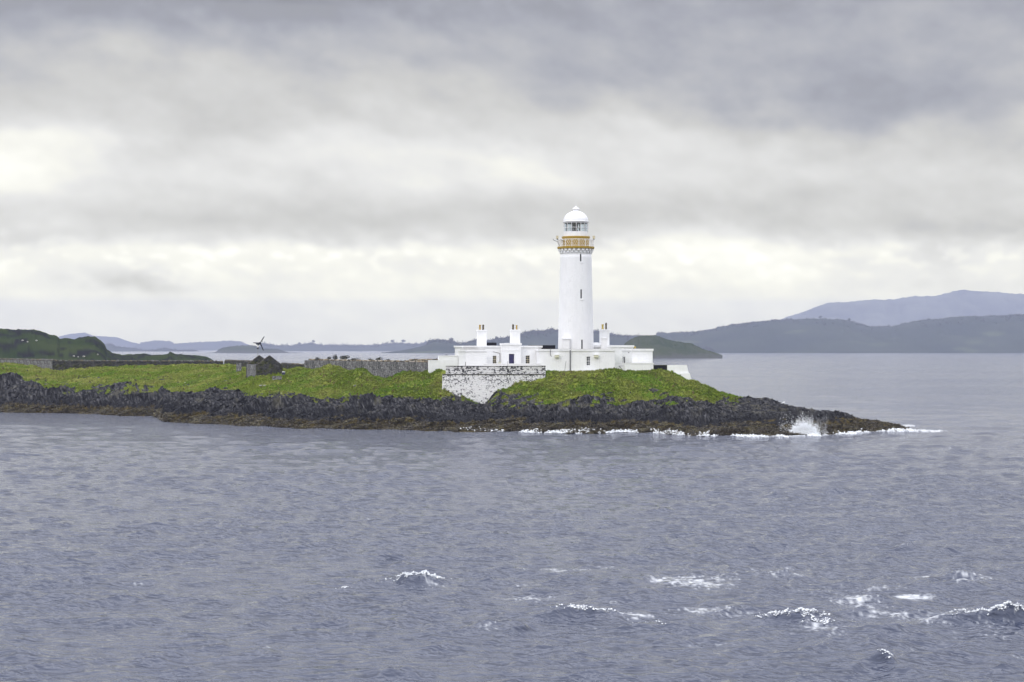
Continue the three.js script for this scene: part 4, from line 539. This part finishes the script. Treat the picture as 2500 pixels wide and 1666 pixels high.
{ // long block round the foot of the tower
  const phi = 1.6 * Math.PI / 180, f = facade(1314.7, 298.5, phi), w = f.along(1501), H = (py, u = 0) => f.h(py, u) - G0, dep = 12, top = H(853), cb = H(858.6);
  const h = thing('tower_block', 'long low white block with one barred window around the tower foot', 'building', [f.x0, G0, -f.d0], phi);
  const a = f.along(1432), b = f.along(1441.2), win = [a, b, H(893), H(871)];
  part(h, 'wall', [...panel(w, 0, cb, -0.35, 0, [win]), box(0, w, 0, cb, -dep, -0.35)], M.white); part(h, 'cornice', cornice(0, w, -dep, 0, cb, top, 0.12), M.trim); part(h, 'plinth', box(-0.06, w + 0.06, 0, H(902.5), -dep - 0.06, 0.06), M.trim);
  sash(h, a + 0.01, b - 0.01, win[2] + 0.01, win[3] - 0.01, -0.28, 2, 4, M.paint); part(h, 'sill', [box(a - 0.1, b + 0.1, win[2] - 0.16, win[2] - 0.003, -0.2, 0.1), box(f.along(1427), f.along(1447), H(902.5) + 0.003, H(897), 0.003, 0.3), box(f.along(1424), f.along(1453), H(905.5), H(902.3), 0.062, 0.5)], M.trim);
  for (const [p, q] of [[1354.5, 1364.5], [1450.5, 1460.5]]) { const v = part(h, 'vent_box', box(f.along(p), f.along(q), H(873), H(867), 0.003, 0.5), M.vent); part(v, 'vent_hood', box(f.along(p) - 0.04, f.along(q) + 0.04, H(867), H(866.2), 0.003, 0.56), M.trim); }
  part(h, 'downpipe', [rod([f.along(1392), H(907), 0.12], [f.along(1392), H(855.5), 0.2], 0.075)], M.iron, 'black cast iron downpipe'); part(h, 'conduit', [rod([f.along(1343.6), H(853.5), 0.16], [f.along(1343.6), H(867), 0.05], 0.035), rod([f.along(1343.6), H(867), 0.05], [f.along(1346.5), H(871), 0.05], 0.035)], M.slab);
  const s0 = f.along(1470.5), s1 = f.along(1486); part(h, 'vent_stack', box(s0, s1, top, H(827), -3.2, -2.2), M.white); part(h, 'vent_stack_cap', [box(s0 - 0.08, s1 + 0.08, H(827), H(824.6), -3.28, -2.12), box(s0 + 0.25, s1 - 0.25, H(824.6), H(823.6), -2.95, -2.45)], M.trim); part(h, 'roof', box(0.3, w - 0.3, top, top + 0.03, -dep + 0.3, -0.3), M.slab);
}
{ // block behind with the third chimney
  const f = facade(1470, 309, PHI), w = f.along(1546), H = (py, u = 0) => f.h(py, u) - G0, dep = 6, top = H(843.3), cb = H(849.5);
  const h = thing('rear_block', 'white flat-roofed rear block with a stained chimney behind the tower block', 'building', [f.x0, G0, -f.d0], PHI);
  part(h, 'wall', box(-2, w, 0, cb, -dep, 0), M.white); part(h, 'cornice', cornice(-2, w, -dep, 0, cb, top, 0.14), M.trim); part(h, 'parapet', [box(-1.9, -0.2, top, H(836.5), -2.4, -1.2), box(-0.2, 0.6, top, H(838.5), -2.4, -1.2)], M.white);
  const c0 = f.along(1468, -1.3), c1 = f.along(1488, -1.3), c = chimney(h, c0, c1, top - 0.02, H(807.6, c0), -2.3, -1.3, [[lerp(c0, c1, 0.28), 0.82, 0.16, M.potYellow], [lerp(c0, c1, 0.7), 0.85, 0.13, M.potDark]]); part(c, 'cowl', new THREE.SphereGeometry(0.15, 10, 8).scale(1, 1.3, 1).translate(lerp(c0, c1, 0.7), H(807.6, c0) + 1.1, -1.8), M.potDark);
}
{ // east lodge
  const f = facade(1543.6, 301, PHI), w = f.along(1593.5), H = (py, u = 0) => f.h(py, u) - G0, dep = 5.3, top = H(852), cb = H(858.4);
  const h = thing('store_building', 'small white flat-roofed store with a dark slot doorway facing the tower', 'building', [f.x0, G0, -f.d0], PHI);
  part(h, 'wall', [box(0.3, w, 0, cb, -dep, 0), ...panel(dep, 0, cb, -0.3, 0, [[0.5, 1.55, H(889), H(872)]]).map((g) => g.rotateY(-Math.PI / 2).translate(0, 0, -dep))], M.white);
  part(h, 'cornice', cornice(0, w, -dep, 0, cb, top, 0.13), M.trim); part(h, 'door', box(0.2, 0.26, H(889), H(872), -dep + 0.5, -dep + 1.55), M.iron); part(h, 'roof', box(0.2, w - 0.2, top, top + 0.03, -dep + 0.2, -0.2), M.slab);
  part(h, 'wall_lamp', box(-0.14, -0.003, H(862), H(860.6), -1.7, -1.5), M.iron); part(h, 'roof_vent', new THREE.LatheGeometry([[0.12, 0], [0.12, 0.15], [0.2, 0.18], [0.12, 0.3], [0.001, 0.34]].map(([a, b]) => new THREE.Vector2(a, b)), 10).translate(f.along(1560), top + 0.03, -2), M.potYellow);
}
function wallRun(name, label, pts, y0, tops, thick, mat, capMat, capH, group) { // straight wall between two plan points, its own frame
  const [ax, ad] = pts[0], [bx, bd] = pts[1], len = Math.hypot(bx - ax, bd - ad), turn = Math.atan2(bd - ad, bx - ax), w = thing(name, label, 'wall', [ax, y0, -ad], turn, group);
  part(w, 'wall_face', prism([[0, 0], [len, 0], [len, tops[1] - y0], [0, tops[0] - y0]], -thick, 0), mat);
  if (capMat) part(w, 'coping', prism([[-0.05, tops[0] - y0], [len + 0.05, tops[1] - y0], [len + 0.05, tops[1] - y0 + capH], [-0.05, tops[0] - y0 + capH]], -thick - 0.06, 0.06), capMat);
  return { w, len };
}
const plan = (px, d) => [(px - MID) / F * d, d];
wallRun('terrace_wall', 'narrow white terrace wall below the blue door', [plan(1181, 297.4), plan(1318, 297.9)], 7.7, [hAt(889.5, 297.4), hAt(889.3, 297.9)], 0.4, M.white, M.trim, 0.08);
wallRun('low_wall', 'low white wall with flat coping at the foot of the white store', [plan(1526.5, 299.2), plan(1595.5, 300)], 7.6, [hAt(888.5, 299.2), hAt(888.5, 300)], 1.2, M.white, M.trim, 0.1);
{ const { w } = wallRun('low_wall', 'recessed low white wall with iron rods between the tower block and store', [plan(1501.5, 300.2), plan(1526.3, 300.4)], 7.6, [hAt(888, 300.2), hAt(888, 300.4)], 0.4, M.white, M.trim, 0.08); part(w, 'iron_rod', [rod([0.6, 1.1, 0.06], [1.35, 0.35, 0.06], 0.03), rod([1.5, 1.5, 0.08], [1.5, 0.2, 0.08], 0.05), rod([0.6, 1.1, 0.06], [1.4, 1.12, 0.06], 0.02)], M.iron); }
wallRun('enclosure_wall', 'dark unpainted wall between the white store and white end wall', [plan(1594, 303), plan(1634, 303)], 7.3, [hAt(893.2, 303), hAt(892.8, 303)], 0.5, M.blackRoof, M.stoneDark, 0.1);
{ const d = 301, s = F / d, x0 = (1630 - MID) / s, w = thing('end_wall', 'stepped white battered end wall standing in the grass edge', 'wall', [x0, 4.6, -d]); const P = (px, y) => [(px - 1630) / s, hAt(y, d) - 4.6];
  part(w, 'upper_wall', prism([[0, 0.6], P(1682, 912).map((v, i) => (i ? v : v)), P(1677, 891.8), P(1630, 891.8)], -0.9, 0), M.white); part(w, 'lower_wall', prism([[-0.05, 0], P(1693, 952), P(1684, 911.5), [-0.05, P(1630, 911.5)[1]]], -1, 0.22), M.white); }
{ // garden gate wall at the west end
  const d = 306.5, s = F / d; const { w } = wallRun('gate_wall', 'whitewashed wall stepping up to the house with a blocked doorway', [plan(1072, d), plan(1118, d + 1)], 7.4, [hAt(871, d), hAt(870, d)], 0.5, M.white, M.trim, 0.12); part(w, 'blocked_doorway', box((1086 - 1072) / s, (1098 - 1072) / s, 0.2, hAt(877.5, d) - 7.4, 0.003, 0.05), M.trim); part(w, 'lower_step', [box((1046.5 - 1072) / s, -0.01, 0, hAt(882, d) - 7.4, -0.55, 0.03)], M.white); part(w, 'lower_coping', box((1046 - 1072) / s, -0.055, hAt(882, d) - 7.4, hAt(879.8, d) - 7.4, -0.6, 0.08), M.trim); part(w, 'finial', box((1090 - 1072) / s, (1094 - 1072) / s, hAt(870, d) - 7.28, hAt(869.3, d) - 7.2, -0.3, -0.1), M.iron);
}
{ const q = [plan(1094, 294.3), plan(1217, 293.1), plan(1331, 296.2), plan(1331, 309), plan(1106, 306)], g = new THREE.ExtrudeGeometry(new THREE.Shape(q.map(([x, d]) => new THREE.Vector2(x, d))), { depth: 0.4, bevelEnabled: false }).rotateX(-Math.PI / 2); single('bounce_slab', metricUV(g.translate(0, 7.62, 0)), std({ map: sized(whiteMap, 3.7), color: col(0.42, 0.41, 0.39), roughness: 0.95 }), { kind: 'structure' }); }  // unseen pale slab, added to bounce light up onto the house walls
{ // bastion below the terrace
  const w = thing('retaining_wall', 'bulky two-sided retaining wall of flaking white limewash and black lichen below the blue door', 'wall', [0, 0, 0]);
  const strip = (pts, h0, h1, out0, out1, thick) => { // wall along plan points with batter; pts [x, d]
    const g = [], off = pts.map((p, i) => { const a = pts[Math.max(0, i - 1)], b = pts[Math.min(pts.length - 1, i + 1)], tx = b[0] - a[0], td = b[1] - a[1], l = Math.hypot(tx, td); return [td / l, -tx / l]; });   // towards the sea
    const P = [], U = [], quad = (a, b, c, d, ua, ub, uc, ud) => { P.push(...a, ...b, ...c, ...a, ...c, ...d); U.push(...ua, ...ub, ...uc, ...ua, ...uc, ...ud); }; let u = 0;
    const pt = (i, o, h) => [pts[i][0] + off[i][0] * o, h, -(pts[i][1] + off[i][1] * o)];
    for (let i = 0; i + 1 < pts.length; i++) { const L = Math.hypot(pts[i + 1][0] - pts[i][0], pts[i + 1][1] - pts[i][1]), v = u + L; quad(pt(i, out0, h0), pt(i + 1, out0, h0), pt(i + 1, out1, h1), pt(i, out1, h1), [u, h0], [v, h0], [v, h1], [u, h1]); quad(pt(i, out1, h1), pt(i + 1, out1, h1), pt(i + 1, -thick, h1), pt(i, -thick, h1), [u, h1], [v, h1], [v, h1 + thick], [u, h1 + thick]); quad(pt(i + 1, -thick, h0), pt(i, -thick, h0), pt(i, -thick, h1), pt(i + 1, -thick, h1), [v, h0], [u, h0], [u, h1], [v, h1]); u = v; }
    const n = pts.length - 1; quad(pt(0, -thick, h0), pt(0, out0, h0), pt(0, out1, h1), pt(0, -thick, h1), [0, h0], [thick, h0], [thick, h1], [0, h1]); quad(pt(n, out0, h0), pt(n, -thick, h0), pt(n, -thick, h1), pt(n, out1, h1), [u, h0], [u + thick, h0], [u + thick, h1], [u, h1]);
    const geo = new THREE.BufferGeometry(); geo.setAttribute('position', new THREE.Float32BufferAttribute(P, 3)); geo.setAttribute('uv', new THREE.Float32BufferAttribute(U, 2)); geo.computeVertexNormals(); return geo;
  };
  const L = [plan(1080, 293.4), plan(1217, 292.2), plan(1332.5, 295.4)], hs = hAt(915.5, 292.5), ht = hAt(895, 292.8);
  part(w, 'lower_wall', strip(L, 2.0, hs, 0.75, 0, 0.9), M.stainLow); part(w, 'string_course', strip(L, hs, hs + 0.1, 0.07, 0.07, 0.85), M.stoneDark);
  const U2 = [plan(1088, 293.6), plan(1217, 292.4), plan(1332, 295.5)]; part(w, 'upper_wall', strip(U2, hs + 0.1, ht, 0, 0, 0.6), M.stainTop); part(w, 'coping', strip(U2, ht, ht + 0.07, 0.05, 0.05, 0.66), M.stoneDark);
}
// thin poles
{ const p = at(1239.8, 895, 292.4), t = thing('thin_pole', 'thin dark rod standing on the stained retaining wall', 'pole', [p[0], hAt(895, 292.8) + 0.07, p[2] - 0.2]); part(t, 'shaft', rod([0, 0, 0], [0, 0.75, 0], 0.025), M.iron); part(t, 'foot', cyl(0.05, 0.05, 0, 0.04, 8), M.iron); }
{ const p = at(1378.5, 908, 297.6), t = thing('thin_pole', 'leaning dark rod in front of the long white block', 'pole', [p[0], ground(p[0], 297.6).y, p[2]]); part(t, 'shaft', rod([0, 0, 0], [0.22, 1.65, 0], 0.028), M.iron); part(t, 'foot', cyl(0.05, 0.05, 0, 0.04, 8), M.iron); }

// ------------------------------------------------------------------ stone walls, ruin, turbine
const copeG = [0, 1, 2, 3].map((k) => { const g = new THREE.DodecahedronGeometry(0.5, 0), p = g.attributes.position, rr = mulberry(40 + k), seen = {}; for (let i = 0; i < p.count; i++) { const key = [p.getX(i), p.getY(i), p.getZ(i)].map((v) => v.toFixed(3)).join(), o = (seen[key] ??= 0.75 + rr() * 0.45); p.setXYZ(i, p.getX(i) * o, p.getY(i) * o, p.getZ(i) * o); } g.computeVertexNormals(); return g; });
const copeM = [std({ color: col(0.2, 0.16, 0.1) }), std({ color: col(0.1, 0.08, 0.05) }), std({ color: col(0.3, 0.27, 0.22) }), std({ color: col(0.06, 0.055, 0.04) })];
const copeDark = [std({ color: col(0.07, 0.066, 0.06) }), copeM[1], std({ color: col(0.11, 0.105, 0.1) }), copeM[3]];
function copeRow(w, len, h0, h1, thick, sz, r, mats = copeM) { for (let x = sz * 0.4; x < len; x += sz * (0.75 + 0.5 * r())) { const k = Math.floor(r() * 4), m = part(w, 'coping_stone', copeG[k], mats[Math.floor(r() * 4)]); m.position.set(x, lerp(h0, h1, x / len) + sz * 0.22, -thick / 2); m.rotation.set(r() * 0.6, r() * 6, r() * 0.6); m.scale.set(sz * (0.8 + 0.5 * r()), sz * (0.6 + 0.5 * r()), thick * 1.1); } }
{
  const r = mulberry(55), a = plan(750.5, 338), b = plan(1047, 308.5), y0 = 4.8, t0 = hAt(880, 338), t1 = hAt(885.5, 308.5);
  const { w, len } = wallRun('garden_wall', 'long high grey harled stone garden wall with ragged coping stones', [a, b], y0, [t0, t1], 0.6, M.stoneGrey, null, 0); copeRow(w, len, t0 - y0, t1 - y0, 0.6, 0.42, r);
  const back = wallRun('garden_wall', 'short stretch of rear garden wall showing above the grey wall by the house', [plan(995, 330), plan(1100, 324)], 6.2, [hAt(880.5, 330), hAt(879.5, 324)], 0.6, M.stoneDark, null, 0); copeRow(back.w, back.len, hAt(880.5, 330) - 6.2, hAt(879.5, 324) - 6.2, 0.6, 0.4, r);
  // end return of the garden wall
  const ret = wallRun('garden_wall', 'short end return of the grey garden wall running back from its corner', [plan(751, 338), [plan(751, 338)[0] + 2.2, 352]], 5.2, [t0, t0 - 0.1], 0.6, M.stoneGrey, null, 0);
  const shrubs = [[776, 1.2, 0.6, 'small dark shrub rooted near the far end of the garden wall top'], [803, 1.5, 0.9, 'dark wind-bent shrub on the garden wall top, first of the two tallest'], [818, 0.9, 1.25, 'tallest dark shrub on the garden wall top with an upright tip'], [841, 1.9, 1.0, 'dense round dark shrub on the garden wall top'], [868, 1.5, 0.5, 'low flat dark shrub on the middle of the garden wall'], [903, 0.7, 0.45, 'tiny dark tuft on the garden wall between the flat and twin shrubs'], [927, 1.2, 0.8, 'twin-topped dark shrub toward the house end of the garden wall'], [948, 1.4, 0.45, 'low dark cushion of ivy nearest the house on the garden wall']];
  for (const [px, wd, hg, label] of shrubs) { const t = (px - 750.5) / (1047 - 750.5), d = lerp(338, 308.5, t * 0.95), x = (px - MID) / F * d, y = lerp(t0, t1, t), s = thing('wall_shrub', label, 'shrub', [x, y + 0.15, -d - 0.3], r() * 6, 'shrubs on the garden wall'); part(s, 'stem', rod([0, -0.15, 0], [0.05, hg * 0.5, 0], 0.03, 5), copeM[3]); part(s, 'foliage', crownGeo(px, 700, 0.24).scale(wd * 0.7, hg * 0.62, 0.5).translate(0, hg * 0.22, 0), std({ color: col(0.028, 0.03, 0.014), roughness: 1 })); }
  // field walls on the left
  const cA = plan(127, 388); 
  const f1 = wallRun('field_wall', 'pale grey drystone field wall running back toward the green hill', [plan(-140, 470), cA], 5.2, [hAt(876, 470), hAt(881.5, 388)], 0.6, M.stoneGrey, null, 0); copeRow(f1.w, f1.len, hAt(876, 470) - 5.2, hAt(881.5, 388) - 5.2, 0.6, 0.55, r, copeDark);
  const f2 = wallRun('field_wall', 'long dark drystone field wall across the top of the turf below the hill', [[cA[0] + 0.05, cA[1]], plan(545, 402)], 5.2, [hAt(882.5, 388), hAt(884, 402)], 0.6, M.stoneDark, null, 0); copeRow(f2.w, f2.len, hAt(882.5, 388) - 5.2, hAt(884, 402) - 5.2, 0.6, 0.5, r, copeDark);
  const f3 = wallRun('field_wall', 'broken dark drystone wall leading behind the roofless ruin', [plan(547, 401), plan(612, 372)], 5.6, [hAt(882, 401), hAt(884, 372)], 0.6, M.stoneDark, null, 0); copeRow(f3.w, f3.len, hAt(882, 401) - 5.6, hAt(884, 372) - 5.6, 0.6, 0.5, r, copeDark);
  const f4 = wallRun('field_wall', 'low dark drystone wall between the ruin and the garden wall', [plan(684, 352), plan(752, 341)], 6.0, [hAt(889, 352), hAt(893, 341)], 0.6, M.stoneDark, null, 0); copeRow(f4.w, f4.len, hAt(889, 352) - 6, hAt(893, 341) - 6, 0.6, 0.45, r, copeDark);
  const pp = plan(583, 356), pier = thing('stone_pier', 'short pale stone gate pier in the turf before the ruin', 'pier', [pp[0], 5.8, -pp[1]], 0.3); part(pier, 'shaft', box(-0.42, 0.42, 0, hAt(886, 356) - 5.8, -0.4, 0.4), M.stoneGrey); part(pier, 'cap', box(-0.47, 0.47, hAt(886, 356) - 5.8, hAt(885, 356) - 5.75, -0.45, 0.45), M.stoneDark);
}
{ // roofless ruin
  const d = 325, phi = 19 * Math.PI / 180, f = facade(626, d, phi), w = f.along(690), g0 = 6.3, len = 9, H = (py) => f.h(py, w / 2) - g0, e = H(893), ap = H(868.5), t = 0.55;
  const R = thing('ruined_cottage', 'roofless dark stone ruin with two pointed gables', 'ruin', [f.x0, g0, -f.d0], phi);
  const gable = (z, door) => { const s = new THREE.Shape([[0, 0], [w, 0], [w, e], [w / 2, ap], [0, e]].map(([x, y]) => new THREE.Vector2(x, y))); if (door) s.holes.push(new THREE.Path([[w * 0.58, 0.05], [w * 0.58, 1.9], [w * 0.78, 1.9], [w * 0.78, 0.05]].map(([x, y]) => new THREE.Vector2(x, y)))); return metricUV(new THREE.ExtrudeGeometry(s, { depth: t, bevelEnabled: false }).translate(0, 0, z)); };
  part(R, 'front_gable', gable(-t, true), M.stoneDark); part(R, 'rear_gable', gable(-len, false), M.stoneDark); part(R, 'side_wall', box(0, t, 0, H(891), -len + t, -t), M.stoneGrey, 'side wall coloured paler as if sunlit'); part(R, 'side_wall', box(w - t, w, 0, H(892), -len + t, -t), M.stoneDark);  // left side wall takes paler stone: the sun on it is put into colour
  const r = mulberry(8); for (const z of [-t / 2, -len + t / 2]) for (const s of [0, 1]) for (let k = 0; k < 8; k++) { const q = (k + 0.5) / 8, x = s ? lerp(w, w / 2, q) : lerp(0, w / 2, q), m = part(R, 'skew_stone', copeG[k % 4], copeM[[3, 1, 3, 1][k % 4]]); m.position.set(x, lerp(e, ap, q), z); m.scale.set(0.42, 0.2, 0.62); m.rotation.z = s ? -0.65 : 0.65; }
  const q = at(676, 911, 321), tr = thing('stone_trough', 'pale stone trough against the ruin front', 'trough', [q[0], ground(q[0], 321).y - 0.05, q[2]], 0.2); part(tr, 'body', [box(-0.75, 0.75, 0, 0.14, -0.35, 0.35), box(-0.75, -0.62, 0.14, 0.6, -0.35, 0.35), box(0.62, 0.75, 0.14, 0.6, -0.35, 0.35), box(-0.62, 0.62, 0.14, 0.6, 0.22, 0.35), box(-0.62, 0.62, 0.14, 0.6, -0.35, -0.22)], M.stoneGrey); part(tr, 'rim', [box(-0.78, 0.78, 0.6, 0.66, 0.2, 0.38), box(-0.78, 0.78, 0.6, 0.66, -0.38, -0.2)], M.stoneGrey);
  const b = at(692, 907, 324), br = thing('barrel', 'dark blue barrel with white lid beside the ruin', 'barrel', [b[0], ground(b[0], 324).y, b[2]]); part(br, 'drum', new THREE.LatheGeometry([[0.001, 0], [0.24, 0], [0.27, 0.25], [0.28, 0.45], [0.27, 0.7], [0.24, 0.85]].map(([x, y]) => new THREE.Vector2(x, y)), 18), std({ color: col(0.02, 0.022, 0.07), roughness: 0.4 })); part(br, 'lid', cyl(0.26, 0.25, 0.85, 0.95, 18), M.paint);
  const s = at(643, 917, 316), sl = thing('pale_slab', 'pale flat slab lying in the turf before the ruin', 'slab', [s[0], ground(s[0], 316).y + 0.1, s[2]], 0.1); part(sl, 'slab_top', box(-0.7, 0.55, 0, 0.14, -0.3, 0.3), std({ color: col(0.45, 0.44, 0.42) })); part(sl, 'broken_end', box(0.58, 0.85, 0, 0.1, -0.25, 0.2), std({ color: col(0.5, 0.49, 0.46) }));
}
{ // small wind turbine
  const d = 345, s = F / d, hub = at(635, 838.5, d), px = (629 - MID) / s, gy = ground(px, d).y, T = thing('wind_turbine', 'small dark three-bladed wind turbine on a slim pole behind the ruin', 'wind turbine', [px, gy, -d]);
  const hx = hub[0] - px, hh = hub[1] - gy, ax = new THREE.Vector3(0.6, 0, 0.8), dk = std({ color: col(0.02, 0.022, 0.035), roughness: 0.5 });
  part(T, 'pole', cyl(0.07, 0.055, -0.2, hh - 0.25, 10), std({ color: col(0.24, 0.25, 0.25), roughness: 0.5 })); part(T, 'collar', cyl(0.19, 0.19, hAt(852.5, d) - gy, hAt(848.5, d) - gy, 12), dk); part(T, 'sleeve', cyl(0.13, 0.13, hAt(848.5, d) - gy, hh - 0.3, 12), M.paint);
  const N = [hx - ax.x * 0.75, hh - 0.1, -ax.z * 0.75], nac = part(T, 'nacelle', [rod([hx - ax.x * 0.1, hh, 0], N, 0.23, 12), rod([hx - ax.x * 0.3, hh, -0.2], [0, hh - 0.35, 0], 0.16, 10)], dk); part(nac, 'tail_fin', box(N[0] - 0.35, N[0] + 0.05, N[1] - 0.15, N[1] + 0.25, N[2] - 0.03, N[2] + 0.03), dk);
  const rotor = new THREE.Group(); rotor.name = 'rotor'; rotor.position.set(hx, hh, 0.05); rotor.rotation.y = Math.atan2(ax.x, ax.z); T.add(rotor);
  const bl = new THREE.Shape([[-0.05, 0.1], [-0.11, 0.4], [-0.09, 1.0], [-0.05, 1.45], [0.03, 1.46], [0.06, 1.0], [0.06, 0.4], [0.05, 0.1]].map(([x, y]) => new THREE.Vector2(x, y))), bg = new THREE.ExtrudeGeometry(bl, { depth: 0.04, bevelEnabled: true, bevelSize: 0.015, bevelThickness: 0.015, bevelSegments: 1 });
  for (const a of [-34, -154, -274]) { const m = part(rotor, 'blade', bg, dk); m.rotation.z = a * Math.PI / 180; }
  part(rotor, 'spinner', new THREE.SphereGeometry(0.17, 12, 8).scale(1, 1, 1.3), dk);
}

// ------------------------------------------------------------------ animals, far specks
{
  const x = (1911 - MID) / F * 278, y = ground(x, 278).y, g = thing('gull', 'white gull standing on the dark rocks above the breaking spray', 'gull', [x, y + 0.16, -278], 0.4);
  const body = new THREE.LatheGeometry([[0.001, -0.28], [0.05, -0.24], [0.1, -0.1], [0.13, 0.05], [0.1, 0.18], [0.06, 0.24], [0.001, 0.27]].map(([a, b]) => new THREE.Vector2(a, b)), 14).rotateZ(-Math.PI / 2 + 0.3).translate(0, 0.12, 0), neck = rod([0.2, 0.18, 0], [0.26, 0.33, 0], 0.06, 8), head = new THREE.SphereGeometry(0.075, 12, 8).translate(0.28, 0.36, 0);
  part(g, 'body', [body, neck, head], M.paint); part(g, 'beak', new THREE.ConeGeometry(0.025, 0.1, 6).rotateZ(-Math.PI / 2).translate(0.39, 0.35, 0), M.potYellow); part(g, 'wing', [new THREE.SphereGeometry(0.13, 10, 6).scale(1.7, 0.55, 0.25).rotateZ(0.25).translate(-0.08, 0.14, 0.1), new THREE.SphereGeometry(0.13, 10, 6).scale(1.7, 0.55, 0.25).rotateZ(0.25).translate(-0.08, 0.14, -0.1)], std({ color: col(0.35, 0.36, 0.38) }));
  for (const s of [-1, 1]) part(g, 'leg', rod([0, 0.05, s * 0.04], [0.02, -0.2, s * 0.04], 0.013, 5), M.potYellow);
}
{
  const sheep = [[228, 228], [280, 243], [372, 230], [755, 390], [800, 397], [857, 393], [1000, 373]], names = ['topmost and leftmost of the sheep on the green hill', 'middle sheep of the three high on the green hill', 'sheep nearest the bare rock of the upper three', 'leftmost sheep of the lower row above the dark wall', 'second sheep of the lower row above the dark wall', 'third sheep of the lower row above the dark wall', 'sheep grazing alone below the crag'];
  const hm = scene.getObjectByName('hill'); hm.updateMatrixWorld(); const ray = new THREE.Raycaster();
  const wool = std({ color: col(0.4, 0.39, 0.35), roughness: 1 }), dark = std({ color: col(0.03, 0.03, 0.03) });
  sheep.forEach(([sx, sy], i) => { const o = new THREE.Vector3(0, CAM_H, 0), q = at(sx / 4.2018, 780 + sy / 4.2018, 800); ray.set(o, new THREE.Vector3(q[0], q[1] - CAM_H, q[2]).normalize()); const hit = ray.intersectObject(hm)[0]; if (!hit) return; const p = hit.point;
    const g = thing('sheep', 'tiny white ' + names[i], 'sheep', [p.x, p.y, p.z], i * 1.3, 'sheep grazing on the green hill'); g.scale.setScalar(0.62);
    const fl = new THREE.IcosahedronGeometry(0.5, 2), a = fl.attributes.position; for (let k = 0; k < a.count; k++) { const v = 1 + 0.12 * n3(a.getX(k) * 5, a.getY(k) * 5, a.getZ(k) * 5); a.setXYZ(k, a.getX(k) * 1.5 * v, a.getY(k) * 0.85 * v + 0.75, a.getZ(k) * 0.85 * v); } fl.computeVertexNormals();
    part(g, 'body', [fl, new THREE.SphereGeometry(0.2, 8, 6).translate(0.7, 0.85, 0)], wool); part(g, 'head', new THREE.SphereGeometry(0.15, 10, 8).scale(1.6, 0.9, 0.8).rotateZ(-0.5).translate(0.92, 0.8, 0), dark); for (const lx of [-0.45, 0.4]) for (const lz of [-0.2, 0.2]) part(g, 'leg', rod([lx, 0.5, lz], [lx, -0.1, lz], 0.06, 5), dark); });
}
renderer.render(scene, camera);
